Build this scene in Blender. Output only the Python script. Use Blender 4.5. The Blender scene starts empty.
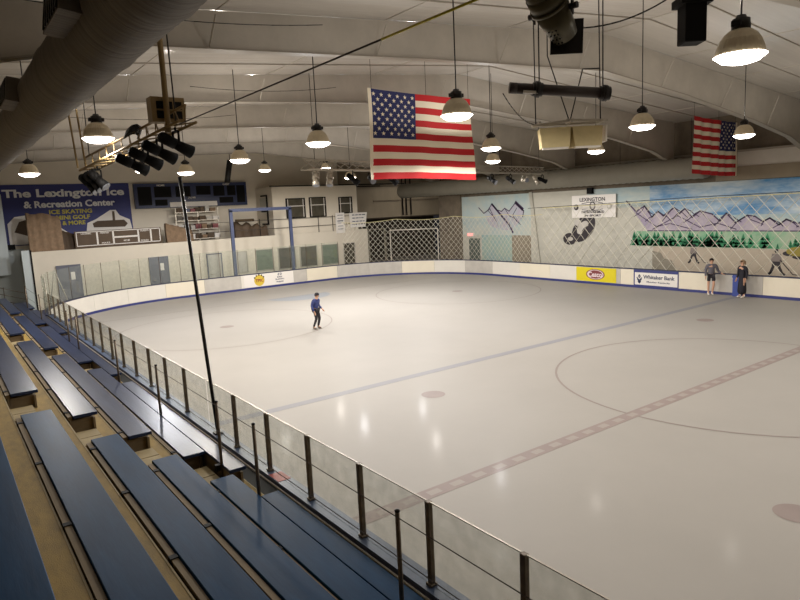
import bpy, bmesh, math, random
from mathutils import Vector, Matrix
random.seed(7)
scene = bpy.context.scene
COL = scene.collection
PI = math.pi
sin, cos = math.sin, math.cos

# ------------------------------------------------------------------ materials
def lin(c):
    return tuple(((v/255)/12.92 if v/255 <= .04045 else ((v/255+.055)/1.055)**2.4) for v in c)
MATS = {}
def mat(name, rgb, rough=.6, metal=0., noise=0., nscale=5., stretch=(1,1,1), bump=0., bscale=30., spec=.5, rgb2=None, coat=0.):
    if name in MATS: return MATS[name]
    m = bpy.data.materials.new(name); m.use_nodes = True
    nt = m.node_tree; N = nt.nodes; L = nt.links
    b = N['Principled BSDF']
    c = lin(rgb)
    b.inputs['Base Color'].default_value = (*c, 1)
    b.inputs['Roughness'].default_value = rough
    b.inputs['Metallic'].default_value = metal
    b.inputs['Specular IOR Level'].default_value = spec
    b.inputs['Coat Weight'].default_value = coat
    b.inputs['Coat Roughness'].default_value = .12
    tc = N.new('ShaderNodeTexCoord'); mp = N.new('ShaderNodeMapping')
    mp.inputs['Scale'].default_value = stretch
    L.new(tc.outputs['Object'], mp.inputs['Vector'])
    if noise > 0 or rgb2:
        n = N.new('ShaderNodeTexNoise'); n.inputs['Scale'].default_value = nscale
        n.inputs['Detail'].default_value = 6; n.inputs['Roughness'].default_value = .65
        L.new(mp.outputs[0], n.inputs['Vector'])
        r = N.new('ShaderNodeValToRGB')
        c2 = lin(rgb2) if rgb2 else tuple(v*(1-noise) for v in c)
        r.color_ramp.elements[0].position = .35; r.color_ramp.elements[1].position = .65
        r.color_ramp.elements[0].color = (*c2, 1); r.color_ramp.elements[1].color = (*c, 1)
        L.new(n.outputs['Fac'], r.inputs[0]); L.new(r.outputs[0], b.inputs['Base Color'])
    if bump > 0:
        n = N.new('ShaderNodeTexNoise'); n.inputs['Scale'].default_value = bscale
        n.inputs['Detail'].default_value = 4
        L.new(mp.outputs[0], n.inputs['Vector'])
        bp = N.new('ShaderNodeBump'); bp.inputs['Strength'].default_value = bump; bp.inputs['Distance'].default_value = .02
        L.new(n.outputs['Fac'], bp.inputs['Height']); L.new(bp.outputs[0], b.inputs['Normal'])
    MATS[name] = m
    return m
def emit(name, rgb, s):
    m = bpy.data.materials.new(name); m.use_nodes = True
    b = m.node_tree.nodes['Principled BSDF']
    b.inputs['Base Color'].default_value = (.8,.8,.8,1)
    b.inputs['Emission Color'].default_value = (*lin(rgb), 1); b.inputs['Emission Strength'].default_value = s
    MATS[name] = m; return m
def glass(name, tint, gl=.12, rough=.02, haze=None, hz=.0):
    m = bpy.data.materials.new(name); m.use_nodes = True
    nt = m.node_tree; N = nt.nodes; L = nt.links; N.remove(N['Principled BSDF'])
    out = N['Material Output']
    t = N.new('ShaderNodeBsdfTransparent'); t.inputs[0].default_value = (*tint, 1)
    g = N.new('ShaderNodeBsdfGlossy'); g.inputs['Roughness'].default_value = rough
    d = N.new('ShaderNodeBsdfDiffuse'); d.inputs[0].default_value = (*(haze or (.5,.5,.5)), 1)
    n = N.new('ShaderNodeTexNoise'); n.inputs['Scale'].default_value = 6; n.inputs['Detail'].default_value = 8
    tc = N.new('ShaderNodeTexCoord'); L.new(tc.outputs['Object'], n.inputs['Vector'])
    mr = N.new('ShaderNodeMapRange'); mr.inputs[1].default_value = .3; mr.inputs[2].default_value = .8
    mr.inputs[3].default_value = hz*.6; mr.inputs[4].default_value = min(1, hz*1.8)
    L.new(n.outputs['Fac'], mr.inputs[0])
    m1 = N.new('ShaderNodeMixShader'); L.new(mr.outputs[0], m1.inputs[0]); L.new(t.outputs[0], m1.inputs[1]); L.new(d.outputs[0], m1.inputs[2])
    f = N.new('ShaderNodeLayerWeight'); f.inputs[0].default_value = .5
    pw = N.new('ShaderNodeMath'); pw.operation = 'POWER'; pw.inputs[1].default_value = 4; L.new(f.outputs['Facing'], pw.inputs[0])
    ml = N.new('ShaderNodeMath'); ml.operation = 'MULTIPLY_ADD'; ml.inputs[1].default_value = .25; ml.inputs[2].default_value = .02; L.new(pw.outputs[0], ml.inputs[0])
    m2 = N.new('ShaderNodeMixShader'); L.new(ml.outputs[0], m2.inputs[0]); L.new(m1.outputs[0], m2.inputs[1]); L.new(g.outputs[0], m2.inputs[2])
    L.new(m2.outputs[0], out.inputs[0]); MATS[name] = m; return m

def ice_mat():
    m = mat('ice', (172,167,160), rough=.55, noise=.05, nscale=.35, bump=.06, bscale=9, spec=.2, coat=.012)
    return m
ICE = ice_mat()
WHITEB = mat('white_boards', (226,220,208), rough=.45, noise=.06, nscale=1.5)
CREAM = mat('cream_boards', (232,222,200), rough=.45, noise=.04, nscale=1.5)
GREYB = mat('grey_boards', (196,190,180), rough=.45, noise=.12, nscale=2)
BLUEK = mat('blue_kick', (52,58,120), rough=.5, noise=.15, nscale=3)
BLUET = mat('blue_rail', (44,48,78), rough=.5)
LEDGE = mat('ledge_blue', (82,98,128), rough=.4, noise=.35, nscale=1.2, bump=.05)
BLACK = mat('black_paint', (14,13,13), rough=.7, spec=.2)
BLKM = mat('black_metal', (30,27,26), rough=.45, metal=.3)
POSTM = mat('weathered_post', (120,106,90), rough=.4, metal=.5, noise=.4, nscale=14)
STEEL = mat('steel', (178,170,156), rough=.4, metal=.6)
CABLE = mat('cable', (70,62,54), rough=.5, metal=.3)
BENCH = mat('bench_paint', (17,62,100), spec=.04, rough=.42, noise=.3, nscale=2.2, stretch=(3,.35,3), bump=.05, bscale=14)
BENCHW = mat('bench_paint_worn', (46,58,88), spec=.22, rough=.32, noise=.35, nscale=2.2, stretch=(3,.35,3), bump=.06, bscale=14)
PLY = mat('plywood_tread', (150,122,46), rough=.75, noise=.35, nscale=3.0, stretch=(3,1,3), bump=.15, bscale=40)
PLYR = mat('plywood_riser', (138,120,92), rough=.8, noise=.3, nscale=3, stretch=(1,.4,3))
PLYL = mat('plywood_pale', (160,142,98), rough=.75, noise=.2, nscale=3)
CEIL = mat('ceiling_vinyl', (206,200,192), rough=.13, noise=.10, nscale=.4, bump=.28, bscale=1.2, stretch=(.5,6,1), spec=1.0)
BEAM = mat('beam_white', (188,180,168), rough=.45, noise=.14, nscale=1.2)
BEAMD = mat('beam_edge', (150,142,130), rough=.5)
WALLW = mat('wall_white', (222,212,194), rough=.7, noise=.06, nscale=.8)
WALLB = mat('wall_paleblue', (200,208,208), rough=.7, noise=.05, nscale=.8)  # bluish daylight painted into the wall colour
WALLT = mat('wall_taupe', (150,138,118), rough=.75, noise=.2, nscale=.7, stretch=(1,1,.4))
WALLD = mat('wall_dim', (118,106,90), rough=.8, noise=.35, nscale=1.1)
WALLG = mat('wall_greypaint', (196,192,178), rough=.7, noise=.12, nscale=.9, stretch=(1,1,3))
DUCT = mat('duct_fabric', (104,96,86), rough=.6, metal=.1, noise=.45, nscale=1.0, stretch=(.25,9,.25), bump=.5, bscale=2.5)
DUCT2 = mat('duct_grey', (150,146,134), rough=.6, noise=.1, nscale=1)
DARKROOM = mat('dark_interior', (72,62,50), rough=.9, noise=.5, nscale=1.3)
BANN = mat('banner_blue', (38,44,112), rough=.55, noise=.15, nscale=1)
WTXT = mat('white_letter', (225,225,225), rough=.6)
YTXT = mat('yellow_letter', (190,178,60), rough=.6)
NAVY = mat('navy', (32,44,82), rough=.4)
RED = mat('flag_red', (190,28,34), rough=.75)
FWH = mat('flag_white', (240,228,205), rough=.75)
FBL = mat('flag_blue', (38,44,96), rough=.75)
SIGNY = mat('sign_yellow', (222,204,20), rough=.5)
SIGNW = mat('sign_white', (232,226,218), rough=.5)
MAROON = mat('maroon', (128,60,62), rough=.5)
PINKW = mat('pinkish_white', (236,214,214), rough=.5)
BROWN = mat('brown_panel', (92,74,56), rough=.7, noise=.2, nscale=3)
TAN = mat('tan_cloth', (150,124,98), rough=.85, noise=.3, nscale=4)
NETM = mat('net_cord', (216,210,192), rough=.8)
ROPE = mat('net_rope', (214,202,150), rough=.8)
DOORM = mat('door_grey', (96,98,112), rough=.5, noise=.1, nscale=2)
GREENG = mat('window_green', (112,126,106), rough=.35, noise=.3, nscale=2)
DUSK = mat('window_dark', (84,78,64), rough=.3, noise=.4, nscale=3)
SKIN = mat('skin', (206,160,132), rough=.6)
HAIRD = mat('hair_dark', (48,34,26), rough=.7)
HAIRL = mat('hair_light', (150,122,92), rough=.7)
EYE = mat('eye_dark', (30,24,20), rough=.3)
LENSM = mat('lens_grey', (120,124,132), rough=.2)
DOME = mat('lamp_dome', (205,190,160), rough=.4, noise=.1, nscale=20)
LAMP = emit('lamp_lens', (255,246,235), 14)
BEIGE = mat('speaker_beige', (206,188,140), rough=.6, noise=.12, nscale=5)
GLASS = glass('clear_glass', (.93,.94,.92), haze=(.42,.41,.36), hz=.10)
GLASSG = glass('green_glass', (.955,.97,.95), haze=(.5,.52,.47), hz=.06)
IR = mat('ice_red_line', (156,142,137), rough=.55, spec=.2, coat=.012, noise=.08, nscale=2)
IRL = mat('ice_red_check', (166,156,149), rough=.55, spec=.2, coat=.012)
IB = mat('ice_blue_line', (150,149,153), rough=.55, spec=.2, coat=.012, noise=.05, nscale=2)
IT = mat('ice_thin_line', (150,139,133), rough=.55, spec=.2, coat=.012)
ICR = mat('ice_crease', (152,155,160), rough=.55, spec=.2, coat=.012)

# ------------------------------------------------------------------ helpers
def link(o): COL.objects.link(o); return o
def tag(o, label, cat, group=None):
    o['label'] = label; o['category'] = cat
    if group: o['group'] = group
    return o
def empty(name, loc, label, cat, group=None):
    o = bpy.data.objects.new(name, None); o.location = loc; o.empty_display_size = .1
    link(o); return tag(o, label, cat, group)
class MB:
    def __init__(s): s.bm = bmesh.new(); s.mi = 0
    def face(s, pts, mi=None):
        vs = [s.bm.verts.new(p) for p in pts]
        f = s.bm.faces.new(vs); f.material_index = s.mi if mi is None else mi
        return f
    def box(s, x0,x1,y0,y1,z0,z1, mi=None):
        v = [s.bm.verts.new((x,y,z)) for x in (x0,x1) for y in (y0,y1) for z in (z0,z1)]
        for q in ((0,1,3,2),(4,6,7,5),(0,4,5,1),(2,3,7,6),(0,2,6,4),(1,5,7,3)):
            f = s.bm.faces.new([v[i] for i in q]); f.material_index = s.mi if mi is None else mi
        return s
    def obox(s, c, ax, ay, az, mi=None):   # oriented box, half axes
        c = Vector(c); ax, ay, az = map(Vector, (ax, ay, az))
        v = [s.bm.verts.new(c+ax*i+ay*j+az*k) for i in (-1,1) for j in (-1,1) for k in (-1,1)]
        for q in ((0,1,3,2),(4,6,7,5),(0,4,5,1),(2,3,7,6),(0,2,6,4),(1,5,7,3)):
            f = s.bm.faces.new([v[i] for i in q]); f.material_index = s.mi if mi is None else mi
        return s
    def tube(s, p, q, r, n=8, r2=None, cap=True, mi=None, smooth=True):
        p, q = Vector(p), Vector(q); d = (q-p).normalized()
        u = d.cross(Vector((0,0,1)) if abs(d.z) < .9 else Vector((1,0,0))).normalized(); w = d.cross(u)
        r2 = r if r2 is None else r2
        A = [s.bm.verts.new(p+(u*cos(2*PI*i/n)+w*sin(2*PI*i/n))*r) for i in range(n)]
        B = [s.bm.verts.new(q+(u*cos(2*PI*i/n)+w*sin(2*PI*i/n))*r2) for i in range(n)]
        k = s.mi if mi is None else mi
        for i in range(n):
            f = s.bm.faces.new((A[i],A[(i+1)%n],B[(i+1)%n],B[i])); f.smooth = smooth and n > 4; f.material_index = k
        if cap:
            s.bm.faces.new(A[::-1]).material_index = k; s.bm.faces.new(B).material_index = k
        return s
    def line(s, pts, r, n=6, mi=None):
        for a, b in zip(pts, pts[1:]): s.tube(a, b, r, n, mi=mi)
        return s
    def lathe(s, prof, c=(0,0,0), n=24, mi=None, smooth=True):   # prof: (r,z)
        c = Vector(c); k = s.mi if mi is None else mi; rings = []
        for r, z in prof:
            rings.append([s.bm.verts.new(c+Vector((r*cos(2*PI*i/n), r*sin(2*PI*i/n), z))) for i in range(n)] if r > 1e-6 else [s.bm.verts.new(c+Vector((0,0,z)))])
        for a, b in zip(rings, rings[1:]):
            for i in range(n):
                j = (i+1)%n
                if len(a) == 1 and len(b) == 1: continue
                if len(a) == 1: f = s.bm.faces.new((a[0], b[j], b[i]))
                elif len(b) == 1: f = s.bm.faces.new((a[i], a[j], b[0]))
                else: f = s.bm.faces.new((a[i], a[j], b[j], b[i]))
                f.material_index = k; f.smooth = smooth
        return s
    def sphere(s, c, r, n=10, sc=(1,1,1), mi=None):
        k = s.mi if mi is None else mi
        res = bmesh.ops.create_uvsphere(s.bm, u_segments=n, v_segments=max(6, n//2+2), radius=r, matrix=Matrix.Translation(c) @ Matrix.Diagonal((*sc,1)))
        for f in {f for v in res['verts'] for f in v.link_faces}: f.material_index = k; f.smooth = True
        return s
    def build(s, name, m, parent=None, local=False, bevel=0):
        if bevel:
            bmesh.ops.bevel(s.bm, geom=[e for e in s.bm.edges], offset=bevel, segments=1, affect='EDGES')
        bmesh.ops.recalc_face_normals(s.bm, faces=s.bm.faces)
        me = bpy.data.meshes.new(name)
        if parent is not None and not local:
            o = parent; off = Vector((0,0,0))
            while o is not None: off += o.location; o = o.parent
            for v in s.bm.verts: v.co -= off
        s.bm.to_mesh(me); s.bm.free()
        for mm in (m if isinstance(m, (list,tuple)) else [m]): me.materials.append(mm)
        o = bpy.data.objects.new(name, me); link(o); o.parent = parent
        return o
def struct(name, mb, m, parent=None):
    o = mb.build(name, m, parent)
    if parent is None: o['kind'] = 'structure'
    return o
def copy_tree(o, parent=None):
    c = o.copy(); COL.objects.link(c); c.parent = parent
    for ch in list(o.children): copy_tree(ch, c)
    return c
def text(s, name, m, parent, origin, ux, uy, w, h, bold=.0, depth=.006):
    """lettering of overall width w and height h, lower-left corner at origin, ux = reading direction, uy = up"""
    cu = bpy.data.curves.new(name, 'FONT'); cu.body = s; cu.size = 1; cu.offset = bold; cu.extrude = .5
    cu.resolution_u = 3
    o = bpy.data.objects.new(name, cu); link(o)
    dg = bpy.context.evaluated_depsgraph_get(); dg.update()
    me = bpy.data.meshes.new_from_object(o.evaluated_get(dg))
    bpy.data.objects.remove(o); 
    xs = [v.co.x for v in me.vertices]; ys = [v.co.y for v in me.vertices]
    x0, x1, y0, y1 = min(xs), max(xs), min(ys), max(ys)
    ux, uy = Vector(ux), Vector(uy); un = ux.cross(uy); og = Vector(origin)
    off = Vector((0,0,0)); q = parent
    while q is not None: off += q.location; q = q.parent
    for v in me.vertices:
        v.co = og + ux*((v.co.x-x0)/(x1-x0)*w) + uy*((v.co.y-y0)/(y1-y0)*h) + un*((v.co.z+.5)*depth) - off
    me.materials.clear(); me.materials.append(m)
    t = bpy.data.objects.new(name, me); link(t); t.parent = parent
    return t
def stroke(mb, pts, w, plane, d, mi=None):
    """flat painted stroke; plane 'x': pts are (y,z) on X=d ; plane 'y': pts (x,z) on Y=d"""
    for a, b in zip(pts, pts[1:]):
        a, b = Vector(a), Vector(b); t = (b-a)
        if t.length < 1e-6: continue
        t.normalize(); n = Vector((-t.y, t.x))*w/2; a = a-t*w*.3; b = b+t*w*.3
        q = [a-n, b-n, b+n, a+n]
        mb.face([(d, p.x, p.y) if plane == 'x' else (p.x, d, p.y) for p in q], mi)
ORD = ['first','second','third','fourth','fifth','sixth','seventh','eighth','ninth','tenth','eleventh','twelfth','thirteenth','fourteenth','fifteenth','sixteenth','seventeenth','eighteenth','nineteenth','twentieth','twenty-first','twenty-second','twenty-third','twenty-fourth','twenty-fifth','twenty-sixth','twenty-seventh','twenty-eighth','twenty-ninth','thirtieth']

# ------------------------------------------------------------------ camera
F_PX = 632.6
yaw, pitch, roll = .62995, -.14595, -.047626
fw = Vector((sin(yaw)*cos(pitch), cos(yaw)*cos(pitch), sin(pitch)))
r0 = Vector((cos(yaw), -sin(yaw), 0)); u0 = r0.cross(fw)
rr = cos(roll)*r0 + sin(roll)*u0; uu = -sin(roll)*r0 + cos(roll)*u0
cam = bpy.data.cameras.new('camera'); camo = bpy.data.objects.new('camera', cam); link(camo)
cam.sensor_width = 36; cam.lens = F_PX/800*36; cam.clip_end = 200; cam.clip_start = .05
M = Matrix((rr, uu, -fw)).transposed().to_4x4(); M.translation = Vector((0,0,4.822)); camo.matrix_world = M
scene.camera = camo

# ------------------------------------------------------------------ rink path
XN, XF, YE, RC = 3.63, 29.75, 38.35, 8.15
def rink(s, off=0., start=-4.):
    """point and outward normal on the inner face of the boards, s from the near side (Y=start)"""
    L1 = (YE-RC)-start; La = RC*PI/2; L2 = (XF-RC)-(XN+RC)
    if s < L1: return Vector((XN-off, start+s, 0)), Vector((-1,0,0))
    s -= L1
    if s < La:
        a = PI - s/RC; n = Vector((cos(a), sin(a), 0)); return Vector((XN+RC, YE-RC, 0)) + n*(RC+off), n
    s -= La
    if s < L2: return Vector((XN+RC+s, YE+off, 0)), Vector((0,1,0))
    s -= L2
    if s < La:
        a = PI/2 - s/RC; n = Vector((cos(a), sin(a), 0)); return Vector((XF-RC, YE-RC, 0)) + n*(RC+off), n
    s -= La
    return Vector((XF+off, YE-RC-s, 0)), Vector((1,0,0))
S1 = (YE-RC)+4; SA = S1+RC*PI/2; S2 = SA+(XF-RC)-(XN+RC); SB = S2+RC*PI/2; S3 = SB+(YE-RC)+4
def extrude_path(mb, s0, s1, o0, o1, z0, z1, step=.6, mi=None):
    n = max(1, int(math.ceil((s1-s0)/step)))
    if s1 <= S1+.01 or s0 >= SB-.01 or (s0 >= SA-.01 and s1 <= S2+.01): n = 1
    rings = []
    for i in range(n+1):
        s = s0+(s1-s0)*i/n
        a = rink(s, o0)[0]; b = rink(s, o1)[0]
        rings.append([mb.bm.verts.new(v) for v in ((a.x,a.y,z0),(b.x,b.y,z0),(b.x,b.y,z1),(a.x,a.y,z1))])
    k = mb.mi if mi is None else mi
    for A, B in zip(rings, rings[1:]):
        for j in range(4):
            f = mb.bm.faces.new((A[j],A[(j+1)%4],B[(j+1)%4],B[j])); f.material_index = k
    mb.bm.faces.new(rings[0]).material_index = k; mb.bm.faces.new(rings[-1][::-1]).material_index = k

# ------------------------------------------------------------------ shell
mb = MB(); mb.box(-4, 41, -6, 50.5, -.25, -.03); struct('floor', mb, mat('concrete', (120,112,100), rough=.8, noise=.2, nscale=1))
mb = MB(); pts = []
n = 60
for i in range(n+1):
    s = S3*i/n
    pts.append(rink(s, .03)[0])
base = []
for s in [0, S1]+[S1+(SA-S1)*i/14 for i in range(1,15)]+[S2]+[S2+(SB-S2)*i/14 for i in range(1,15)]+[S3]:
    base.append(rink(s, .03)[0])
mb.face([(p.x,p.y,0) for p in base])
ice = mb.build('ice_sheet', ICE); ice['kind'] = 'structure'
AX = 16.62; RY = 7.97; BY = 14.11
def ring(mb, cx, cy, r, w, z=.004, n=72):
    for i in range(n):
        a, b = 2*PI*i/n, 2*PI*(i+1)/n
        q = [(cx+(r-w/2)*cos(a),cy+(r-w/2)*sin(a),z),(cx+(r+w/2)*cos(a),cy+(r+w/2)*sin(a),z),(cx+(r+w/2)*cos(b),cy+(r+w/2)*sin(b),z),(cx+(r-w/2)*cos(b),cy+(r-w/2)*sin(b),z)]
        mb.face(q)
def disc(mb, cx, cy, r, z=.004, n=36, a0=0, a1=2*PI):
    mb.face([(cx+r*cos(a0+(a1-a0)*i/n), cy+r*sin(a0+(a1-a0)*i/n), z) for i in range(n if a1-a0 > 6.28 else n+1)])
mb = MB()
mb.box(XN+.02, XF-.02, RY-.16, RY+.16, .001, .003, 0)
x = XN+.5
while x < XF-.5:
    mb.face([(x,RY-.08,.0045),(x+.26,RY-.08,.0045),(x+.26,RY+.08,.0045),(x,RY+.08,.0045)], 1); x += .52
struct('centre_line', mb, [IR, IRL], ice)
mb = MB(); mb.box(XN+.02, XF-.02, BY-.15, BY+.15, .001, .003); struct('blue_line', mb, IB, ice)
mb = MB(); mb.box(XN+2.3, XF-2.3, 32.9, 32.95, .001, .003); struct('goal_line', mb, IT, ice)
mb = MB(); ring(mb, AX, RY, 4.57, .06); disc(mb, AX, RY, .15); struct('centre_circle', mb, IT, ice)
for cx in (9.9, 23.33):
    mb = MB(); ring(mb, cx, 26.5, 4.57, .05); disc(mb, cx, 26.5, .3); struct('faceoff_circle', mb, IT, ice)
    for y in (12.32, 3.77):
        mb = MB(); disc(mb, cx, y, .31); struct('faceoff_spot', mb, IR, ice)
mb = MB(); disc(mb, AX, 32.88, 1.9, a0=PI, a1=2*PI); struct('goal_crease', mb, ICR, ice)

# ceiling: gable
def roofz(x): return 9.58-.082*abs(x-16.5)
mb = MB()
xs = [-4, 16.5, 41]
for a, b in zip(xs, xs[1:]):
    mb.face([(a,-6,roofz(a)),(b,-6,roofz(b)),(b,50.5,roofz(b)),(a,50.5,roofz(a))])
    mb.face([(a,-6,roofz(a)+.2),(b,-6,roofz(b)+.2),(b,50.5,roofz(b)+.2),(a,50.5,roofz(a)+.2)])
ceil = struct('ceiling', mb, CEIL)
x = -3.0
while x < 33:
    mb = MB(); z = roofz(x); mb.box(x-.008, x+.008, -6, 46, z-.012, z+.02); struct('seam', mb, BEAM, ceil); x += 3.9
for k in range(8):
    for f in (1.55, 3.1, 4.65):
        y = -.4+6.2*k+f; mb = MB()
        for a, b in ((-3.8,16.5),(16.5,33)):
            v = [(a,y-.015,roofz(a)-.03),(b,y-.015,roofz(b)-.03),(b,y+.015,roofz(b)-.03),(a,y+.015,roofz(a)-.03)]
            mb.face(v); mb.face([v[0],v[1],(b,y-.015,roofz(b)),(a,y-.015,roofz(a))]); mb.face([v[3],v[2],(b,y+.015,roofz(b)),(a,y+.015,roofz(a))])
        struct('batten', mb, BEAMD, ceil)
# rafters: tapered beams along X
def lower(x):
    P = [(-3.8,6.2),(1.0,7.35),(3.2,7.82),(10,8.22),(16.5,8.5),(21,8.1),(26,7.45),(29,6.95),(31.0,6.3)]
    for (a,za),(b,zb) in zip(P,P[1:]):
        if a <= x <= b: return za+(zb-za)*(x-a)/(b-a)
    return P[-1][1]
for k in range(8):
    Y = -.4+6.2*k
    if k == 7: continue
    root = empty('roof_beam', (16.5, Y, 8.5), 'white tapered steel roof beam spanning the hall, %s one counted from the camera' % ORD[k], 'roof beam')
    mb = MB(); X = [-3.8,1.0,3.2,6.5,10,13.2,16.5,21,23.5,26,29,31.0]
    for a, b in zip(X, X[1:]):
        for y in (Y-.01, Y+.01):
            mb.face([(a,y,lower(a)),(b,y,lower(b)),(b,y,roofz(b)-.01),(a,y,roofz(a)-.01)])
    mb.build('web', BEAM, root)
    mb = MB()
    for a, b in zip(X, X[1:]):
        za, zb = lower(a), lower(b)
        for y0, y1 in ((Y-.12, Y+.12),):
            v = [(a,y0,za-.02),(b,y0,zb-.02),(b,y1,zb-.02),(a,y1,za-.02)]; mb.face(v)
            mb.face([(x_,y_,z_+.03) for x_,y_,z_ in v])
            mb.face([v[0],v[1],(b,y0,zb+.01),(a,y0,za+.01)]); mb.face([v[3],v[2],(b,y1,zb+.01),(a,y1,za+.01)])
    mb.build('bottom_flange', BEAMD, root)
    for x in (4.6, 8.4, 12.2, 15.4, 19.6, 23.4, 27.0):
        mb = MB(); mb.tube((x, Y-.05, lower(x)+.02), (x+.03, Y-.42, lower(x)+(roofz(x)-lower(x))*.75), .02, 4); mb.build('brace', BEAM, root)

# walls
mb = MB(); mb.box(-4, -3.8, -6, 45, -.03, roofz(-4)); struct('wall_left', mb, WALLT)
mb = MB(); mb.box(-4, 32, -6.2, -6, -.03, 8.3); struct('wall_back', mb, WALLT)
mb = MB()
mb.mi = 0; mb.box(31.12, 31.4, -6, 28.0, -.03, 5.3, 0)
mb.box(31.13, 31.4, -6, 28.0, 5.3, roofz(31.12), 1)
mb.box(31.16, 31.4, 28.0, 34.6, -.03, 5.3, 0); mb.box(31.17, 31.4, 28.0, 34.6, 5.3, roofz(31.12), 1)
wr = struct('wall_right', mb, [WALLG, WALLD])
# column and garage beyond the far corner
mb = MB(); mb.box(31.0, 31.9, 34.6, 37.0, -.03, 8.4); struct('wall_corner', mb, WALLD)
mb = MB(); mb.box(26.5, 41, 45, 45.2, 4.0, 8.9); mb.box(40.8, 41, 34.6, 45, -.03, 8); struct('wall_garage', mb, WALLT)
mb = MB(); mb.box(26.5, 41, 49.8, 50, -.03, 4.0); mb.box(27.0, 41, 45, 50, 3.9, 4.0); mb.box(31.4, 41, 34.4, 34.6, -.03, 8); struct('wall_garage_rear', mb, DARKROOM)
# end wall: ground floor, mezzanine and its rear wall
mb = MB(); mb.box(4.36, 27.1, 41.0, 41.15, -.03, 3.27); mb.box(4.36, 4.5, 41.15, 44, -.03, 3.27); mb.box(26.95, 27.1, 41.15, 50, -.03, 3.27); struct('wall_end', mb, WALLW)
mb = MB(); mb.box(4.5, 26.95, 41.15, 44, 2.3, 2.45); struct('floor_mezzanine', mb, PLYR)
mb = MB(); mb.box(-4, 26.5, 44.0, 44.2, 2.0, 9.3); struct('wall_mezzanine', mb, WALLW)
mb = MB(); mb.box(-4, 4.36, 44.0, 44.15, -.03, 2.0); mb.box(-4,4.36,43.9,44.0,2.0,3.4); struct('wall_stairwell', mb, WALLB)
mb = MB(); mb.box(3.9, 4.36, 40.7, 41.0, -.03, 3.4); struct('trim_1', mb, WALLB)
mb = MB(); mb.box(4.30, 4.38, 40.65, 40.7, -.03, 3.4); struct('trim_2', mb, BLACK)
# white press room on the mezzanine
mb = MB(); mb.box(19.45, 26.45, 41.25, 43.95, 2.45, 6.62); struct('wall_press_room', mb, WALLW)
mb = MB(); mb.box(19.3, 31, 41.2, 41.26, 6.62, 6.70); mb.box(26.45, 31, 44.6, 44.7, 6.62, 6.70); struct('trim_3', mb, BLACK)
wn = 1
def window(x0, x1, z0, z1, y, pane, frame, mull=True, fw_=.07):
    global wn
    mb = MB(); mb.box(x0, x1, y-.01, y+.03, z0, z1)
    w = struct('window_%d' % wn, mb, pane); wn += 1
    mb = MB()
    mb.box(x0-fw_, x1+fw_, y-.06, y+.01, z1, z1+fw_); mb.box(x0-fw_, x1+fw_, y-.06, y+.01, z0-fw_, z0)
    mb.box(x0-fw_, x0, y-.06, y+.01, z0, z1); mb.box(x1, x1+fw_, y-.06, y+.01, z0, z1)
    mb.build('window_frame', frame, w)
    if mull:
        mb = MB(); zm = z0+(z1-z0)*.62; mb.box(x0, x1, y-.045, y, zm-.025, zm+.025); mb.build('sash_bar', SIGNW, w)
        mb = MB(); mb.box(x0+.06, x0+.1, y-.045, y, z0, z1); mb.box(x1-.1, x1-.06, y-.045, y, z0, z1); mb.build('sash', SIGNW, w)
window(20.52, 21.9, 4.45, 5.72, 41.23, DUSK, BLACK)
window(22.38, 23.62, 4.45, 5.75, 41.23, DUSK, BLACK)
window(24.86, 25.9, 4.6, 5.7, 41.23, DUSK, BLACK)
mb = MB(); mb.box(19.38, 19.44, 42.0, 43.2, 4.9, 5.9, 0); mb.box(19.36, 19.42, 41.95, 42.1, 4.0, 6.1, 1); mb.box(19.36, 19.42, 42.0, 43.0, 6.0, 6.1, 1); mb.box(19.36,19.42,42.0,43.0,4.9,5.0,1); mb.box(19.36,19.42,42.0,43.0,4.0,4.1,1)
w = struct('window_%d' % wn, mb, [WALLG, BLACK]); wn += 1
# ground floor windows and doors seen through the end glass
for x0, x1, z0, z1, m in [(16.4,17.1,.95,2.3,GREYB),(17.8,19.0,.95,2.33,GREENG),(19.5,20.75,.9,2.33,DUSK),(21.2,22.5,.9,2.3,DUSK),(23.0,24.3,.9,2.3,GREENG),(24.85,25.8,.7,2.28,DUSK)]:
    window(x0, x1, z0, z1, 40.97, m, BEAM, mull=False, fw_=.05)
dn = 1
def door(x0, x1, z1, m, y=40.96, sign=True):
    global dn
    mb = MB(); mb.box(x0, x1, y-.03, y+.03, -.03, z1)
    d = struct('door_%d' % dn, mb, m); dn += 1
    mb = MB(); mb.box(x0-.07, x0, y-.05, y+.03, -.03, z1+.07); mb.box(x1, x1+.07, y-.05, y+.03, -.03, z1+.07); mb.box(x0, x1, y-.05, y+.03, z1, z1+.07); mb.build('door_frame', DOORM, d)
    if sign:
        xm = x0+(x1-x0)*.68; mb = MB(); mb.box(xm-.12, xm+.1, y-.05, y-.03, z1-.8, z1-.35); mb.build('notice', SIGNW, d)
    mb = MB(); mb.tube((x0+.12, y-.09, 1.0), (x0+.25, y-.09, 1.0), .02); mb.tube((x0+.12, y-.09, 1.0), (x0+.12, y-.03, 1.0), .02); mb.build('door_handle', STEEL, d)
door(5.6, 6.75, 2.33, DOORM)
door(10.75, 11.8, 2.38, DOORM)
door(14.4, 15.3, 2.3, GREYB, sign=False)

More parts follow.
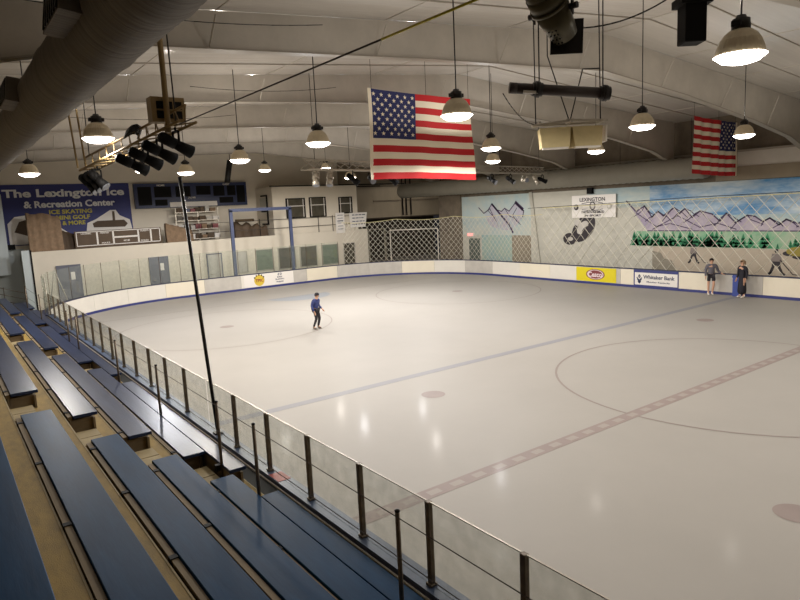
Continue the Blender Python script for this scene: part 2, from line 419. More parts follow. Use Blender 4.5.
# ------------------------------------------------------------------ boards
def boards(name, s0, s1, step, label, mats_, base_pt):
    root = empty(name, base_pt, label, 'rink boards')
    n = max(1, round((s1-s0)/step))
    for i in range(n):
        a, b = s0+(s1-s0)*i/n, s0+(s1-s0)*(i+1)/n
        mb = MB(); extrude_path(mb, a+.006, b-.006, 0, .12, .13, .96); mb.build('panel', mats_(i), root)
    mb = MB(); extrude_path(mb, s0, s1, -.015, .13, 0, .13); mb.build('kick_strip', BLUEK, root)
    mb = MB(); extrude_path(mb, s0, s1, -.02, .10 if s0 == 0 else .22, .96, 1.0); mb.build('top_rail', BLUET if name != 'side_boards_near' else LEDGE, root)
    return root
boards('side_boards', 0, S1, 2.44, 'long white boards with a blue ledge below the bleachers', lambda i: WHITEB, (XN, 12, 0))
boards('end_boards', S1, SB, 2.3, 'white curved boards with blue base line closing the far end of the rink', lambda i: [WHITEB,WHITEB,WHITEB,WHITEB,WHITEB,CREAM,GREYB,WHITEB,GREYB,CREAM,GREYB,GREYB,CREAM,WHITEB,GREYB,GREYB,WHITEB][i % 17], (AX, YE, 0))
boards('side_boards', SB, S3, 2.44, 'straight white boards under the mountain mural on the far side', lambda i: [WHITEB,CREAM,WHITEB,GREYB,CREAM,CREAM,GREYB,CREAM][i % 8], (XF, 12, 0))
# near ledge (blue plank on the near boards)
mb = MB(); mb.box(3.53, 3.76, -4, 30.2, 1.0, 1.03)
l = mb.build('ledge_board', LEDGE); tag(l, 'blue-grey painted plank ledge carrying the low glass beside the bleachers', 'ledge')
mb = MB(); mb.box(3.22, 3.50, -4, 30.2, .90, .95)  # black strip standing in for the dark gap beside the ledge
l = mb.build('drip_board', BLACK); tag(l, 'dark board running below the ledge between bleachers and low glass', 'board')
mb = MB(); mb.box(3.54, 3.74, 8.0, 8.32, 1.03, 1.035); l = mb.build('paint_patch', mat('faded_red', (170,72,62), rough=.5)); tag(l, 'small faded red paint patch on the blue ledge by a glass post', 'patch')

# near low glass
py = [3.40+1.265*k for k in range(-2, 22)]
root = empty('glass_barrier', (3.63, 12, 1.03), 'low clear glass barrier with short dark posts along the bleachers', 'glass barrier')
for i, y in enumerate(py):
    if abs(y-10.99) < .1: continue
    mb = MB(); mb.box(3.60, 3.66, y-.03, y+.03, 1.03, 1.93); mb.box(3.585, 3.675, y-.045, y+.045, 1.03, 1.06)
    mb.build('post', POSTM, root, bevel=.006)
for a, b in zip(py, py[1:]):
    mb = MB(); mb.box(3.625, 3.635, a+.03, b-.03, 1.03, 1.925); o = mb.build('pane', GLASS, root)
    mb = MB(); mb.box(3.622, 3.638, a+.03, b-.03, 1.922, 1.932); mb.build('edge', STEEL, o)
# tall net pole on the near boards
root = empty('net_pole', (3.63, 10.62, 1.03), 'tall thin black pole rising from the near boards up towards the lights', 'pole')
mb = MB(); mb.tube((3.63,10.60,1.03), (3.5,10.95,5.5), .03, 10); mb.build('shaft', BLKM, root)
mb = MB(); mb.box(3.56,3.70,10.53,10.67,1.03,1.06); mb.build('base_plate', BLKM, root)

# end glass, tall, with posts
gs = S1+.2; k = 0; ends = []
posts = []
s = S1-.6
while s < S2+1.6: posts.append(s); s += 1.22
root = empty('glass_barrier', (AX, YE+.1, 1.0), 'tall greenish glass barrier with thin posts standing on the end boards', 'glass barrier')
for i, s in enumerate(posts):
    p_, n_ = rink(s, .1)
    mb = MB(); mb.tube((p_.x,p_.y,1.0), (p_.x,p_.y,2.62), .014, 6); mb.build('post', POSTM if i > 2 else STEEL, root)
    if i < len(posts)-1:
        q_, _ = rink(posts[i+1], .1)
        d = (q_-p_).normalized(); nn = Vector((-d.y,d.x,0))
        mb = MB(); c = (p_+q_)/2; c.z = 1.8; mb.obox(c, d*((q_-p_).length/2-.03), nn*.006, (0,0,.8)); mb.build('pane', GLASSG, root)
# taller glass at the near-left corner with diagonal braces
root = empty('corner_brace', (4.6, 34.2, 1.0), 'white diagonal brace leaning against the corner glass by the grey door', 'brace')
mb = MB(); a_ = rink(S1+4.1,.12)[0]; mb.tube((a_.x,a_.y,2.6),(a_.x+.55,a_.y+.9,1.0),.025,6); mb.tube((a_.x,a_.y,2.6),(a_.x-.25,a_.y+.5,1.0),.025,6); mb.build('rods', BEAM, root)

# blue frame and white frame behind the end boards
root = empty('steel_gantry', (17.4, 38.55, 1.0), 'blue steel goal-shaped frame standing behind the end boards', 'frame')
for x in (15.3, 19.4):
    mb = MB(); mb.box(x-.1, x+.1, 38.53, 38.67, 0, 5.1); mb.build('upright', mat('frame_blue', (66,76,110), rough=.5, noise=.2, nscale=5), root)
mb = MB(); mb.box(15.2, 19.5, 38.53, 38.67, 5.0, 5.2); mb.build('crossbar', MATS['frame_blue'], root)
root = empty('pipe_gateway', (28.2, 36.4, 1.0), 'white pipe frame around the ice machine gate in the far corner', 'frame')
g0 = rink(S2+5.0, .4)[0]; g1 = rink(S2+8.3, .4)[0]
for g in (g0, g1):
    mb = MB(); mb.tube((g.x,g.y,0),(g.x,g.y,3.2),.04,8); mb.build('upright', BEAM, root)
mb = MB(); mb.tube((g0.x,g0.y,3.2),(g1.x,g1.y,3.2),.045,8); mb.build('crossbar', BEAM, root)

# safety net: diamond mesh over the end and far boards
def net(name, s0, s1, w, h0, topf, label, rad, wobble=.02):
    mb = MB(); n = int((s1-s0)/w); 
    def P(s, z):
        p_, n_ = rink(s, .16+wobble*sin(s*2.1)+.02*sin(s*5+z)); return Vector((p_.x, p_.y, z))
    hh = w*.5*1.15
    def clip(a, b, sa, sb):
        ta, tb = topf(sa), topf(sb)
        if a > ta and b > tb: return None
        return True
    rows = int((5-h0)/hh)+1
    for i in range(n):
        for j in range(rows):
            z0, z1 = h0+j*hh, h0+(j+1)*hh
            sa = s0+(i+(0 if j % 2 == 0 else .5))*w
            for sg in (-.5, .5):
                sb = sa+sg*w
                if sb < s0-1e-6 or sb > s1 or sa > s1: continue
                t = topf((sa+sb)/2)
                if z0 >= t: continue
                if z1 > t:
                    f = (t-z0)/(z1-z0); q = P(sa+(sb-sa)*f, t)
                else: q = P(sb, z1)
                mb.tube(P(sa,z0), q, rad, 3, cap=False)
    o = mb.build('mesh', NETM)
    root = empty(name, P((s0+s1)/2, h0), label, 'net')
    for v in o.data.vertices: v.co -= root.location
    o.parent = root
    mb = MB(); pts = [P(s0+(s1-s0)*i/80, topf(s0+(s1-s0)*i/80)) for i in range(81)]
    mb.line(pts, rad*1.5, 5); mb.build('top_rope', ROPE, root)
    return root
def top_end(s):
    u = (s-(S2-3))/4.2; return 3.92 - .14*abs(sin(PI*u)) + .03*u
net('safety_net', S2+1.6, SB+4.2, .36, 1.0, top_end, 'pale diamond mesh safety net sagging on a rope around the far corner', .012)
net('safety_net', SB+4.25, SB+4.25+25, .62, 1.0, lambda s: 4.34+(s-SB-4.25)*.019, 'wide diamond mesh safety net hanging in front of the mountain mural', .014)
root = empty('support_cable', (31.0, 19, 4.5), 'dark taut cable stretched along the wall across the mural', 'cable')
mb = MB(); mb.line([(30.0, 27.2, 4.36), (30.0, 22, 4.47), (30.0,16.5,4.62), (30.0, 5, 4.72)], .018); mb.build('cable', BLKM, root)

# ------------------------------------------------------------------ bleachers
stand = empty('bleacher_stand', (2, 12, 0), 'tan plywood bleacher steps running along the near side of the rink', 'bleachers')
# rows: name, seat x0,x1, seat z, tread x0,x1 , segments in Y
Y0, Y1 = -3.5, 33.0
rows = [('A', -.05, .355, 2.435, -.45, .645, [(Y0,33)]),
        ('B', .70, 1.085, 2.165, .645, 1.335, [(Y0,10.2),(11.6,19.6),(20.9,33)]),
        ('C', 1.40, 1.745, 1.896, 1.335, 1.94, [(Y0,9.2),(10.54,18.45),(20.0,28.5),(29.8,33)]),
        ('D', 1.998, 2.331, 1.626, 1.94, 2.52, [(Y0,8.55),(9.77,17.3),(18.5,26.0),(27.1,33)]),
        ('E', 2.565, 2.885, 1.356, 2.52, 3.22, [(Y0,7.98),(9.08,16.2),(17.3,24.4),(25.35,33)]),
        ('F', 2.895, 3.135, 1.352, None, None, [(Y0,7.1),(8.13,14.3),(15.3,21.9),(22.6,29.6),(30.4,33)])]
prev = 0
for nm, a, b, z, t0, t1, segs in rows:
    if t0 is not None:
        tz = z-.31
        mb = MB(); t1 -= .03; mb.box(t0-.03, t1, Y0, Y1, tz-.04, tz); mb.build('tread', PLY, stand)
        mb = MB(); mb.box(t1-.012, t1+.004, Y0, Y1, tz-.03, tz+.004); mb.build('nosing', PLYL, stand)
        mb = MB(); mb.box(t1-.03, t1, Y0, Y1, tz-.27-.04, tz-.04); mb.build('riser', PLYR, stand)
mb = MB(); mb.box(-.45, -.42, Y0, Y1, 2.12, 2.42); mb.build('riser', PLYR, stand)
mb = MB(); mb.box(-3.8, -.42, Y0, Y1, 2.38, 2.42); mb.build('platform', PLY, stand)
mb = MB(); mb.box(-3.8, 3.2, Y1-.04, Y1, -.03, .7); mb.box(3.16, 3.2, Y0, Y1, -.03, 1.0); mb.build('skirt', PLYR, stand)
mb = MB(); mb.box(-3.8, -.45, Y1-.04, Y1, -.03, 2.38); mb.build('end_panel', PLYR, stand)
pos_words = {'A':'top','B':'second','C':'third','D':'fourth','E':'fifth','F':'lowest'}
segw = ['nearest stretch','next stretch past the first aisle','stretch past the second aisle','stretch past the third aisle','farthest stretch']
for nm, a, b, z, t0, t1, segs in rows:
    for i, (y0, y1) in enumerate(segs):
        root = empty('bench', ((a+b)/2, (y0+y1)/2, z-.3), 'long blue painted plank bench, %s row from the top, %s' % (pos_words[nm], segw[i]) if nm != 'A' and nm != 'F' else 'long blue painted plank bench, %s row of the bleachers, %s' % (pos_words[nm], segw[i]), 'bench')
        mb = MB(); mb.box(a, b, y0, y1, z-.05, z); mb.build('seat', BENCH if i == 0 else BENCHW, root, bevel=.006)
        mb = MB(); mb.box(a-.068 if nm != 'F' else a+.01, a-.010 if nm != 'F' else a+.03, y0+.06, y1-.06, z-.08, z-.022 if nm != 'F' else z-.055); mb.box(a-.045 if nm != 'F' else a+.01, a-.020 if nm != 'F' else a+.03, y0+.06, y1-.06, (z-.31) if nm != 'F' else 1.046, z-.08); mb.box(a-.01, b-.03, y0+.12, y0+.15, (z-.31) if nm != 'F' else 1.046, z-.1); mb.box(b-.06, b-.03, y0+.06, y1-.06, (z-.31) if nm != 'F' else 1.046, z-.1); mb.build('support_board', PLYR, root)
        y = y0+.35; n = max(2, round((y1-y0-.7)/1.75)); tz = (z-.31) if nm != 'F' else 1.046
        for j in range(n+1):
            yy = y0+.35+(y1-y0-.7)*j/n
            mb = MB(); mb.box(a+.03, b-.03, yy-.035, yy+.035, z-.1, z-.05)
            mb.box(a-.075, a+.03, yy-.035, yy+.035, z-.1, z-.052); mb.box(a-.075, a-.004, yy-.035, yy+.035, z-.052, z-.012)
            mb.build('bracket', BLACK, root)
# aisle step blocks
ast = [('B',[(10.55,11.3),(19.9,20.6)]),('C',[(9.5,10.2),(18.8,19.6)]),('D',[(8.8,9.5),(17.6,18.2)]),('E',[(8.15,8.9),(16.4,17.1)])]
R = {r[0]: r for r in rows}
for nm, lst in ast:
    for i, (y0, y1) in enumerate(lst):
        r = R[nm]; tz = r[3]-.31
        mb = MB(); mb.box(r[4]+.01, r[4]+.30, y0, y1, tz, tz+.13, 0); mb.box(r[4]+.005, r[4]+.31, y0, (y0+y1)/2-.01, tz+.13, tz+.145, 1); mb.box(r[4]+.005, r[4]+.31, (y0+y1)/2+.01, y1, tz+.13, tz+.145, 1)
        o = mb.build('aisle_step', [PLYR, PLYL]); tag(o, 'pale plywood step block in the %s aisle gap beside the %s bench row' % (['nearer','farther'][i], pos_words[nm]), 'step')
# guard rail posts and cables
rp = [(2.905, 4.17,'nearest rail post beside the lowest bench'),(2.905,7.18,'rail post at the near side of the first low aisle gap'),(2.905,8.45,'rail post at the far side of the first low aisle gap'),(2.905,11.4,'rail post midway along the second bench stretch'),(2.905,14.5,'rail post just before the second low aisle gap'),(2.905,19.15,'nearer one of the two close rail posts toward the far end'),(2.905,20.65,'farther one of the two close rail posts toward the far end'),(2.905,26.45,'rail post near the far end of the bleachers'),(2.905,30.7,'rail post at the far end of the bleachers')]
for x, y, lb in rp:
    root = empty('rail_post', (x, y, 1.05), 'dark round '+lb, 'post')
    mb = MB(); mb.tube((x,y,1.05),(x,y,2.26),.022,10); mb.build('tube', POSTM, root)
    mb = MB(); mb.sphere((x,y,2.26), .026, 8, (1,1,.7)); mb.build('cap', BLKM, root)
root = empty('rail_cable', (2.9,14,2.2), 'pair of thin guard cables strung between the bleacher rail posts', 'cable')
for z in (2.22, 1.85):
    mb = MB(); mb.line([(2.881,-3,z)]+[(x-.024, y, z) for x,y,_ in rp], .006, 4); mb.build('cable', CABLE, root)
# stair rails beyond the bleachers
root = empty('stair_railing', (2.2, 34.5, 1.0), 'thin dark stair railing beyond the far end of the bleachers', 'railing')
for z in (0, .3, .6):
    mb = MB(); mb.tube((-1, 34.5, 2.6+z), (3.3, 34.5, 1.0+z), .02, 6); mb.build('rail', CABLE, root)
for x in (-.5, 1.0, 2.4, 3.3):
    z = 2.6-(x+1)*1.6/4.3
    mb = MB(); mb.tube((x,34.5,-.03),(x,34.5,z+.65),.022,6); mb.build('post', CABLE, root)

# ------------------------------------------------------------------ lamps
LP = [(7.66,3.71,6.35,'hanging nearest the upper right corner'),(7.58,8.47,6.35,'overlapping the large flag'),(7.35,12.96,6.35,'just left of the large flag'),
      (2.72,12.99,6.35,'beside the left lighting truss, under the round duct'),(13.03,8.41,6.35,'right of the beige speaker cluster'),(18.54,8.81,6.35,'overlapping the smaller flag'),
      (7.3,17.39,6.35,'above the scoreboard end'),(13.05,13.18,6.35,'upper one of the pair right of the large flag'),(17.17,17.26,6.35,'lower one of the pair right of the large flag'),
      (18.08,13.37,6.35,'under the beige speaker cluster'),(2.55,21.69,6.3,'above the left end of the blue banner'),(7.64,28.86,6.87,'tiny, above the scoreboard left end'),
      (7.29,22.09,6.33,'directly over the tall black pole'),(12.9,27.9,6.82,'tiny, above the dark hanging pipe'),(16.5,26.2,6.33,'right one of the pair left of the large flag bottom'),(18.2,31.4,7.17,'behind the far truss, left one of the pair')]
def lamp():
    r = empty('high_bay_lamp', (0,0,0), '', 'lamp')
    n = 32; mb = MB()
    prof = [(.075,.30),(.12,.285),(.17,.245),(.215,.18),(.245,.10),(.262,.03),(.27,.0),(.262,.0),(.24,.09),(.2,.18),(.1,.27)]
    rings = []
    for r_, z_ in prof:
        rings.append([mb.bm.verts.new((r_*(1+.012*(i%2))*cos(2*PI*i/64), r_*(1+.012*(i%2))*sin(2*PI*i/64), z_)) for i in range(64)])
    for a, b in zip(rings, rings[1:]):
        for i in range(64): mb.bm.faces.new((a[i],a[(i+1)%64],b[(i+1)%64],b[i]))
    mb.build('shade', DOME, r, local=True)
    mb = MB(); mb.lathe([(0,-.075),(.12,-.072),(.2,-.05),(.265,0),(.28,.01),(.265,.02),(0,.02)], n=32); mb.build('lens', LAMP, r, local=True)
    mb = MB(); mb.lathe([(0,.45),(.05,.45),(.06,.42),(.095,.41),(.1,.29),(.07,.28),(0,.28)], n=16); mb.build('ballast', BLKM, r, local=True)
    mb = MB(); mb.box(-.13,.13,-.05,.05,.32,.38); mb.build('junction_box', BLKM, r, local=True)
    return r
proto = lamp()
lamp_tints = [(1,.93,.83),(1,.95,.89),(.97,.97,1.0)]
def add_light(x, y, z, e, c, nm='lamp_light'):
    L = bpy.data.lights.new(nm, 'SPOT'); L.spot_size = math.radians(178); L.spot_blend = .12; L.shadow_soft_size = .18; L.energy = e; L.color = c
    o = bpy.data.objects.new(nm, L); o.location = (x, y, z-.30); link(o)
    U = bpy.data.lights.new('lamp_uplight', 'SPOT'); U.spot_size = math.radians(176); U.spot_blend = .08; U.shadow_soft_size = .12; U.energy = 62; U.color = c
    q = bpy.data.objects.new('lamp_uplight', U); q.location = (x+.14, y+.22, z+.55); q.rotation_euler = (PI,0,0); link(q); return o
LE = 192
for i, (x, y, z, d) in enumerate(LP):
    r = proto if i == 0 else copy_tree(proto)
    r.location = (x, y, z-.02)
    r['label'] = 'glowing white dome lamp %s' % d; r['group'] = 'dome lamps over the ice'
    mb = MB(); mb.tube((x,y,z+.42),(x,y,roofz(x)-.04),.011,6); mb.build('rod', BLKM, r)
    add_light(x, y, z, LE*(5.0 if y > 24 else 3.3 if y > 16 else 1.35 if y > 12 and x > 4 else (.75 if x < 4 else 1)), lamp_tints[i % 3 if i not in (3,5) else 0])
k = 0
EX = [(33.6,40.6),(18.0,22.3),(20.6,26.6),(13.0,3.6),(18.5,3.6),(24.5,3.6),(24.5,8.0),(18.5,-1.5),(13,-1.5)]  # unseen lamps added to brighten garage and far ice and even out the light
for j, (x, y) in enumerate(EX):
    r = copy_tree(proto)
    for ch in list(r.children):
        if ch.name.startswith('rod'): bpy.data.objects.remove(ch)
    ez = 7.25 if y > 30 else 6.5 if y > 20 else 6.33; r.location = (x, y, ez); r['group'] = 'dome lamps over the ice'
    r['label'] = ['glowing white dome lamp in the room beyond the far corner','glowing white dome lamp hidden behind the lower half of the large flag','glowing white dome lamp behind the flag, above the goal crease side'][j] if j < 3 else 'glowing white dome lamp outside the right edge of the view, %s' % ORD[j-3]
    mb = MB(); mb.tube((x,y,ez+.43),(x,y,roofz(x)-.04),.011,6); mb.build('rod', BLKM, r)
    add_light(x, y, ez, LE*(1.4 if j == 0 else 4 if j < 3 else 1), lamp_tints[j % 3])
# garage is lit by the added lamp above; mezzanine has no lights of its own

# ------------------------------------------------------------------ ducts
root = empty('air_duct', (1.86, 12, 6.96), 'large grey round air duct crossing the upper left corner above the bleachers', 'duct')
mb = MB(); nS = 28
ys = []
y = -3.0
while y < 33: ys.append(y); y += .085
rings = []
for i, y in enumerate(ys):
    r_ = .42 + (.011 if i % 2 else 0) + (.014 if i % 26 in (0,1) else 0)
    rings.append([mb.bm.verts.new((1.86+r_*cos(2*PI*j/nS), y, 6.96+r_*sin(2*PI*j/nS))) for j in range(nS)])
for a, b in zip(rings, rings[1:]):
    for j in range(nS):
        f = mb.bm.faces.new((a[j],a[(j+1)%nS],b[(j+1)%nS],b[j])); f.smooth = True
mb.build('pipe', DUCT, root)
for y in (7.55, 12.9):
    ax = Vector((-cos(.15), 0, sin(.15))); up = Vector((sin(.15),0,cos(.15)))
    mb = MB(); c = Vector((1.86, y, 6.96))+ax*.46; mb.obox(c, ax*.13, (0,.52,0), up*.19, 0)
    reg = mb.build('register', DUCT, root)
    mb = MB(); c2 = Vector((1.86, y, 6.96))+ax*.595
    for j in range(7): mb.obox(c2+Vector((0,-.42+.14*j,0)), ax*.012, (0,.022,0), up*.17)
    mb.build('grille', BLKM, reg)
for y in (1.5, 6.7, 10.4, 15, 21):
    mb = MB(); mb.tube((1.86,y,7.38),(1.86,y,roofz(1.86)),.012,5); mb.build('hanger', BLKM, root)
root = empty('air_duct', (30.6, 26, 6.0), 'long ribbed grey duct running along the far wall above the mural', 'duct')
mb = MB(); rings = []
y = 16.2; i = 0
while y < 41:
    r_ = .52+(.03 if i % 2 else 0); rings.append([mb.bm.verts.new((30.5+r_*cos(2*PI*j/nS), y, 6.03+r_*sin(2*PI*j/nS))) for j in range(nS)]); y += .2; i += 1
for a, b in zip(rings, rings[1:]):
    for j in range(nS):
        f = mb.bm.faces.new((a[j],a[(j+1)%nS],b[(j+1)%nS],b[j])); f.smooth = True
mb.bm.faces.new(rings[0]); mb.bm.faces.new(rings[-1])
mb.build('pipe', DUCT2, root)
for y in (17,21,25,29,33):
    mb = MB(); mb.tube((30.5,y,6.56),(30.5,y,roofz(30.5)),.012,5); mb.build('hanger', BLKM, root)
# upper far wall: pale strip between two girts
mb = MB(); mb.box(31.04,31.12,-5,16.0,5.95,6.62); struct('trim_4', mb, mat('pale_strip', (206,200,190), rough=.25, noise=.1, nscale=1))
mb = MB(); mb.box(30.98,31.12,-5,16.0,5.33,5.95); struct('trim_5', mb, WALLT)
mb = MB(); mb.box(30.96,31.12,-5,28.0,6.62,6.72); struct('trim_6', mb, BEAMD)
mb = MB()
for y in (3,6,9,12,15): mb.box(31.03,31.05,y,y+.04,5.95,6.62)
struct('trim_7', mb, BEAMD)

# ------------------------------------------------------------------ flags
def flag(name, x0, W, ztl, ztr, H, Y, canton_left, label, sagx=0, fold=0.):
    def P(u, v):   # u 0..1 left to right, v 0..1 top to bottom
        top = ztl+(ztr-ztl)*u - .05*sin(PI*u)
        xx = x0+W*u + .03*sin(v*5+u*4)
        if canton_left: d = .035*sin(u*21+v*2.5)*(.3+v)+.05*sin(u*7+1+v*2)
        else: d = .06*sin(u*34)*(.5+.5*v)+.05*sin(u*9+v) + fold*max(0, u-.68)**1*2.2
        h = H*(1-.035*sin(PI*u)) if canton_left else H
        return Vector((xx, Y+d, top-h*v))
    root = empty(name, P(.5, 1), label, 'flag')
    nu, nv = 80, 39
    mb = MB(); cu = .405
    V = [[mb.bm.verts.new(P(i/nu, j/nv)) for j in range(nv+1)] for i in range(nu+1)]
    for i in range(nu):
        for j in range(nv):
            u = (i+.5)/nu; uc = u if canton_left else 1-u
            st = j//3
            mi = 2 if (uc < cu and st < 7) else (0 if st % 2 == 0 else 1)
            f = mb.bm.faces.new((V[i][j],V[i+1][j],V[i+1][j+1],V[i][j+1])); f.material_index = mi; f.smooth = True
    mb.build('cloth', [RED, FWH, FBL], root)
    mb = MB()
    for r in range(9):
        for c in range(6 if r % 2 == 0 else 5):
            uu_ = cu*((c*2+1+(r % 2))/12.); vv = (7/13)*(r+1)/10.
            R_ = .027*H
            for side in (-1, 1):
                vs = []
                for k in range(10):
                    a = -PI/2+k*PI/5; rr_ = R_ if k % 2 == 0 else R_*.42
                    du = rr_*cos(a)/W; dv = rr_*sin(a)/H
                    u_ = uu_+du; u_ = u_ if canton_left else 1-u_
                    q = P(u_, vv+dv); vs.append((q.x, q.y+side*.012, q.z))
                mb.face(vs)
    mb.build('stars', FWH, root)
    mb = MB()
    e = 0 if canton_left else 1
    for j in range(20):
        a, b = P(e, j/20), P(e, (j+1)/20)
        mb.box(a.x-.05, a.x+.05, a.y-.012, a.y+.012, b.z, a.z)
    mb.build('heading', FWH, root)
    mb = MB()
    for u in (0.02, .5, .98):
        t = P(u,0); mb = MB(); mb.tube(t, (t.x, t.y, roofz(t.x)-.02), .008, 4); mb.build('hanging_line', BLKM, root)
    return root
flag('hanging_flag', 10.25, 3.82, 8.12, 8.05, 2.50, 15.0, True, 'large stars and stripes flag hanging in the middle of the view, canton at left')
flag('hanging_flag', 27.1, 3.82, 8.13, 7.98, 2.45, 15.0, False, 'smaller-looking stars and stripes flag near the far wall, canton at right', fold=0.0)

# ------------------------------------------------------------------ mural on the far wall
SKYM = mat('mural_sky', (60,128,178), rough=.6, rgb2=(196,206,206), nscale=.55, stretch=(1,.6,2.2))
SKYP = mat('mural_pale_sky', (150,176,184), rough=.6, rgb2=(190,196,186), nscale=.8, stretch=(1,.6,2.2))
MTN = mat('mural_mountain', (158,146,166), rough=.6, rgb2=(190,178,182), nscale=1.6)
MTL = mat('mural_outline', (70,52,84), rough=.6)
TREEB = mat('mural_forest', (96,168,124), rough=.6, rgb2=(166,184,156), nscale=.9)
TREED = mat('mural_fir', (22,112,72), rough=.6, rgb2=(50,140,90), nscale=3)
SNOWM = mat('mural_ice', (186,172,152), rough=.6, noise=.06, nscale=1)
XW = 31.11
mural = None
mb = MB(); mb.box(XW-.004, XW, -5, 19.6, 3.7, 5.3, 0); mb.box(XW-.004, XW, 19.6, 23.6, 4.2, 5.3, 1); mb.box(XW-.004, XW, -5, 19.6, 2.9, 3.7, 1)
mural = mb.build('mural', [SKYM, SKYP]); tag(mural, 'painted winter mural of snowy mountains, firs and hockey players on the far wall', 'mural')
peaks = [(21.0,4.55),(20.4,3.95),(19.9,4.25),(19.45,3.65),(19.1,3.95),(18.8,3.7),(18.2,4.12),(17.9,3.8),(17.6,4.05),(17.2,3.6),(16.8,3.92),(16.2,3.75),(15.8,3.4),(15.5,3.78),(15.05,3.32),(14.5,3.66),(14.15,3.6),(13.8,3.35),(13.5,3.52),(13.1,3.2),(12.8,3.45),(12.3,3.25),(11.8,3.6),(11.0,3.2),(10.2,3.8),(9.2,3.3),(8,3.7),(6.5,3.3),(5,3.6),(2,3.3),(-5,3.4)]
mb = MB(); d = XW-.008
bot = [(-5,2.92),(19.7,2.92)]
mb.face([(d,y,z) for y, z in peaks+bot]); mb.build('mountains', MTN, mural)
mb = MB(); d2 = XW-.011
stroke(mb, peaks, .07, 'x', d2)
rnd = random.Random(3)
for i in range(1, len(peaks)-1):
    y, z = peaks[i]
    if z > peaks[i-1][1] and z > peaks[i+1][1]:
        for sgn in (-1, 1):
            p_ = [(y, z)]; yy, zz = y, z
            for k in range(3):
                yy += sgn*rnd.uniform(.15,.4)*.8; zz -= rnd.uniform(.1,.26)
                if zz < 2.95: break
                p_.append((yy, zz))
            stroke(mb, p_, .045, 'x', d2)
stroke(mb, [(20.4,3.9),(19.2,3.15),(18.4,3.3),(17.2,3.0)], .05, 'x', d2); stroke(mb, [(19.4,3.0),(18,3.7),(16.8,3.1),(15.9,3.3),(15,3.0)], .05, 'x', d2)
stroke(mb, [(19.7,2.92),(-5,2.92)], .05, 'x', d2)
mb.build('mountain_outlines', MTL, mural)
mb = MB(); mb.box(XW-.006, XW, -5, 20.4, 2.1, 2.9); y = 20.5
while y > -5:
    h = rnd.uniform(.4,.85) if y > 14.5 else rnd.uniform(.2,.8)
    if y > 14.6 or rnd.random() < .4:
        z0 = 2.12; w_ = h*.38
        for t in range(3):
            zz = z0+h*t*.27; ww = w_*(1-t*.27)
            mb.face([(d,y-ww,zz),(d,y+ww,zz),(d,y,zz+h*.46)], 1)
    y -= rnd.uniform(.12,.26)
mb.build('forest_band', [TREEB, TREED], mural)
mb = MB(); mb.box(XW-.006, XW, -5, 19.35, -.03, 2.08); mb.build('snow_field', SNOWM, mural)
mb = MB(); mb.face([(XW-.009,y,z) for y,z in [(19.4,.6),(19.4,1.85),(18.9,1.75),(18.7,1.45),(18.3,1.4),(18.0,.9),(17.9,.6)]]); mb.build('painted_rock', mat('rock_grey',(146,138,122), rough=.7, noise=.2, nscale=2), mural)
stick = mat('mural_black', (44,36,40), rough=.6); pl_grey = mat('mural_grey', (130,118,112), rough=.6)
def player(y, z, h, flip=1, top=None, prone=False):
    mb = MB(); dd = XW-.012
    def e(cy, cz, ry, rz, mi, n=14): mb.face([(dd, cy+ry*cos(2*PI*i/n), cz+rz*sin(2*PI*i/n)) for i in range(n)], mi)
    e(y, z+h*.9, h*.07, h*.09, 0)
    mb.face([(dd, a, b) for a, b in [(y-h*.16,z+h*.8),(y+h*.16,z+h*.8),(y+h*.2,z+h*.5),(y+h*.12,z+h*.45),(y-h*.12,z+h*.45),(y-h*.2,z+h*.5)]], 1)
    mb.face([(dd-.001, a, b) for a, b in [(y-h*.14,z+h*.5),(y+h*.14,z+h*.5),(y+h*.16,z+h*.3),(y,z+h*.34),(y-h*.16,z+h*.3)]], 0)
    stroke(mb, [(y-h*.1,z+h*.32),(y-h*.22,z+h*.05),(y-h*.3,z)], h*.1, 'x', dd, 0)
    stroke(mb, [(y+h*.1,z+h*.32),(y+h*.2,z+h*.05),(y+h*.27,z)], h*.1, 'x', dd, 0)
    stroke(mb, [(y-flip*h*.15,z+h*.55),(y-flip*h*.6,z+h*.03),(y-flip*h*.78,z+h*.02)], h*.035, 'x', dd, 0)
    mb.build('painted_player', [stick, pl_grey], mural)
player(17.1, 1.3, .95, 1); player(13.15, .92, 1.2, 1)
mb = MB()
for (cy,cz,ry,rz,mi) in [(12.2,2.0,.55,.22,1),(12.6,1.9,.3,.12,0),(12.0,1.75,.5,.12,0),(11.7,2.15,.3,.2,1)]:
    mb.face([(XW-.012-mi*.002, cy+ry*cos(2*PI*i/14), cz+rz*sin(2*PI*i/14)) for i in range(14)], mi)
mb.build('painted_player', [stick, mat('mural_gold',(150,134,52), rough=.6)], mural)
# wheel-like painting left of the mural and plank seams
mb = MB(); 
def ell(mb, cy, cz, ry, rz, d, mi, n=20, rot=0):
    mb.face([(d, cy+ry*cos(2*PI*i/n)*cos(rot)-rz*sin(2*PI*i/n)*sin(rot), cz+ry*cos(2*PI*i/n)*sin(rot)+rz*sin(2*PI*i/n)*cos(rot)) for i in range(n)], mi)
ell(mb, 23.9, 3.05, 1.0, .62, XW-.005, 0, rot=-.75); ell(mb, 23.95, 3.1, .5, .28, XW-.01, 1, rot=-.75); ell(mb, 23.75, 2.95, .3, .16, XW-.013, 0, rot=-.75)
ell(mb, 24.9, 2.42, .5, .36, XW-.006, 0); ell(mb, 24.85, 2.42, .2, .12, XW-.011, 1); ell(mb,24.3,3.4,.25,.2,XW-.014,1)
o = mb.build('wall_painting', [stick, GREYB]); tag(o, 'black and grey rounded painting on the white wall below the oval-emblem sign', 'painting')
mb = MB()
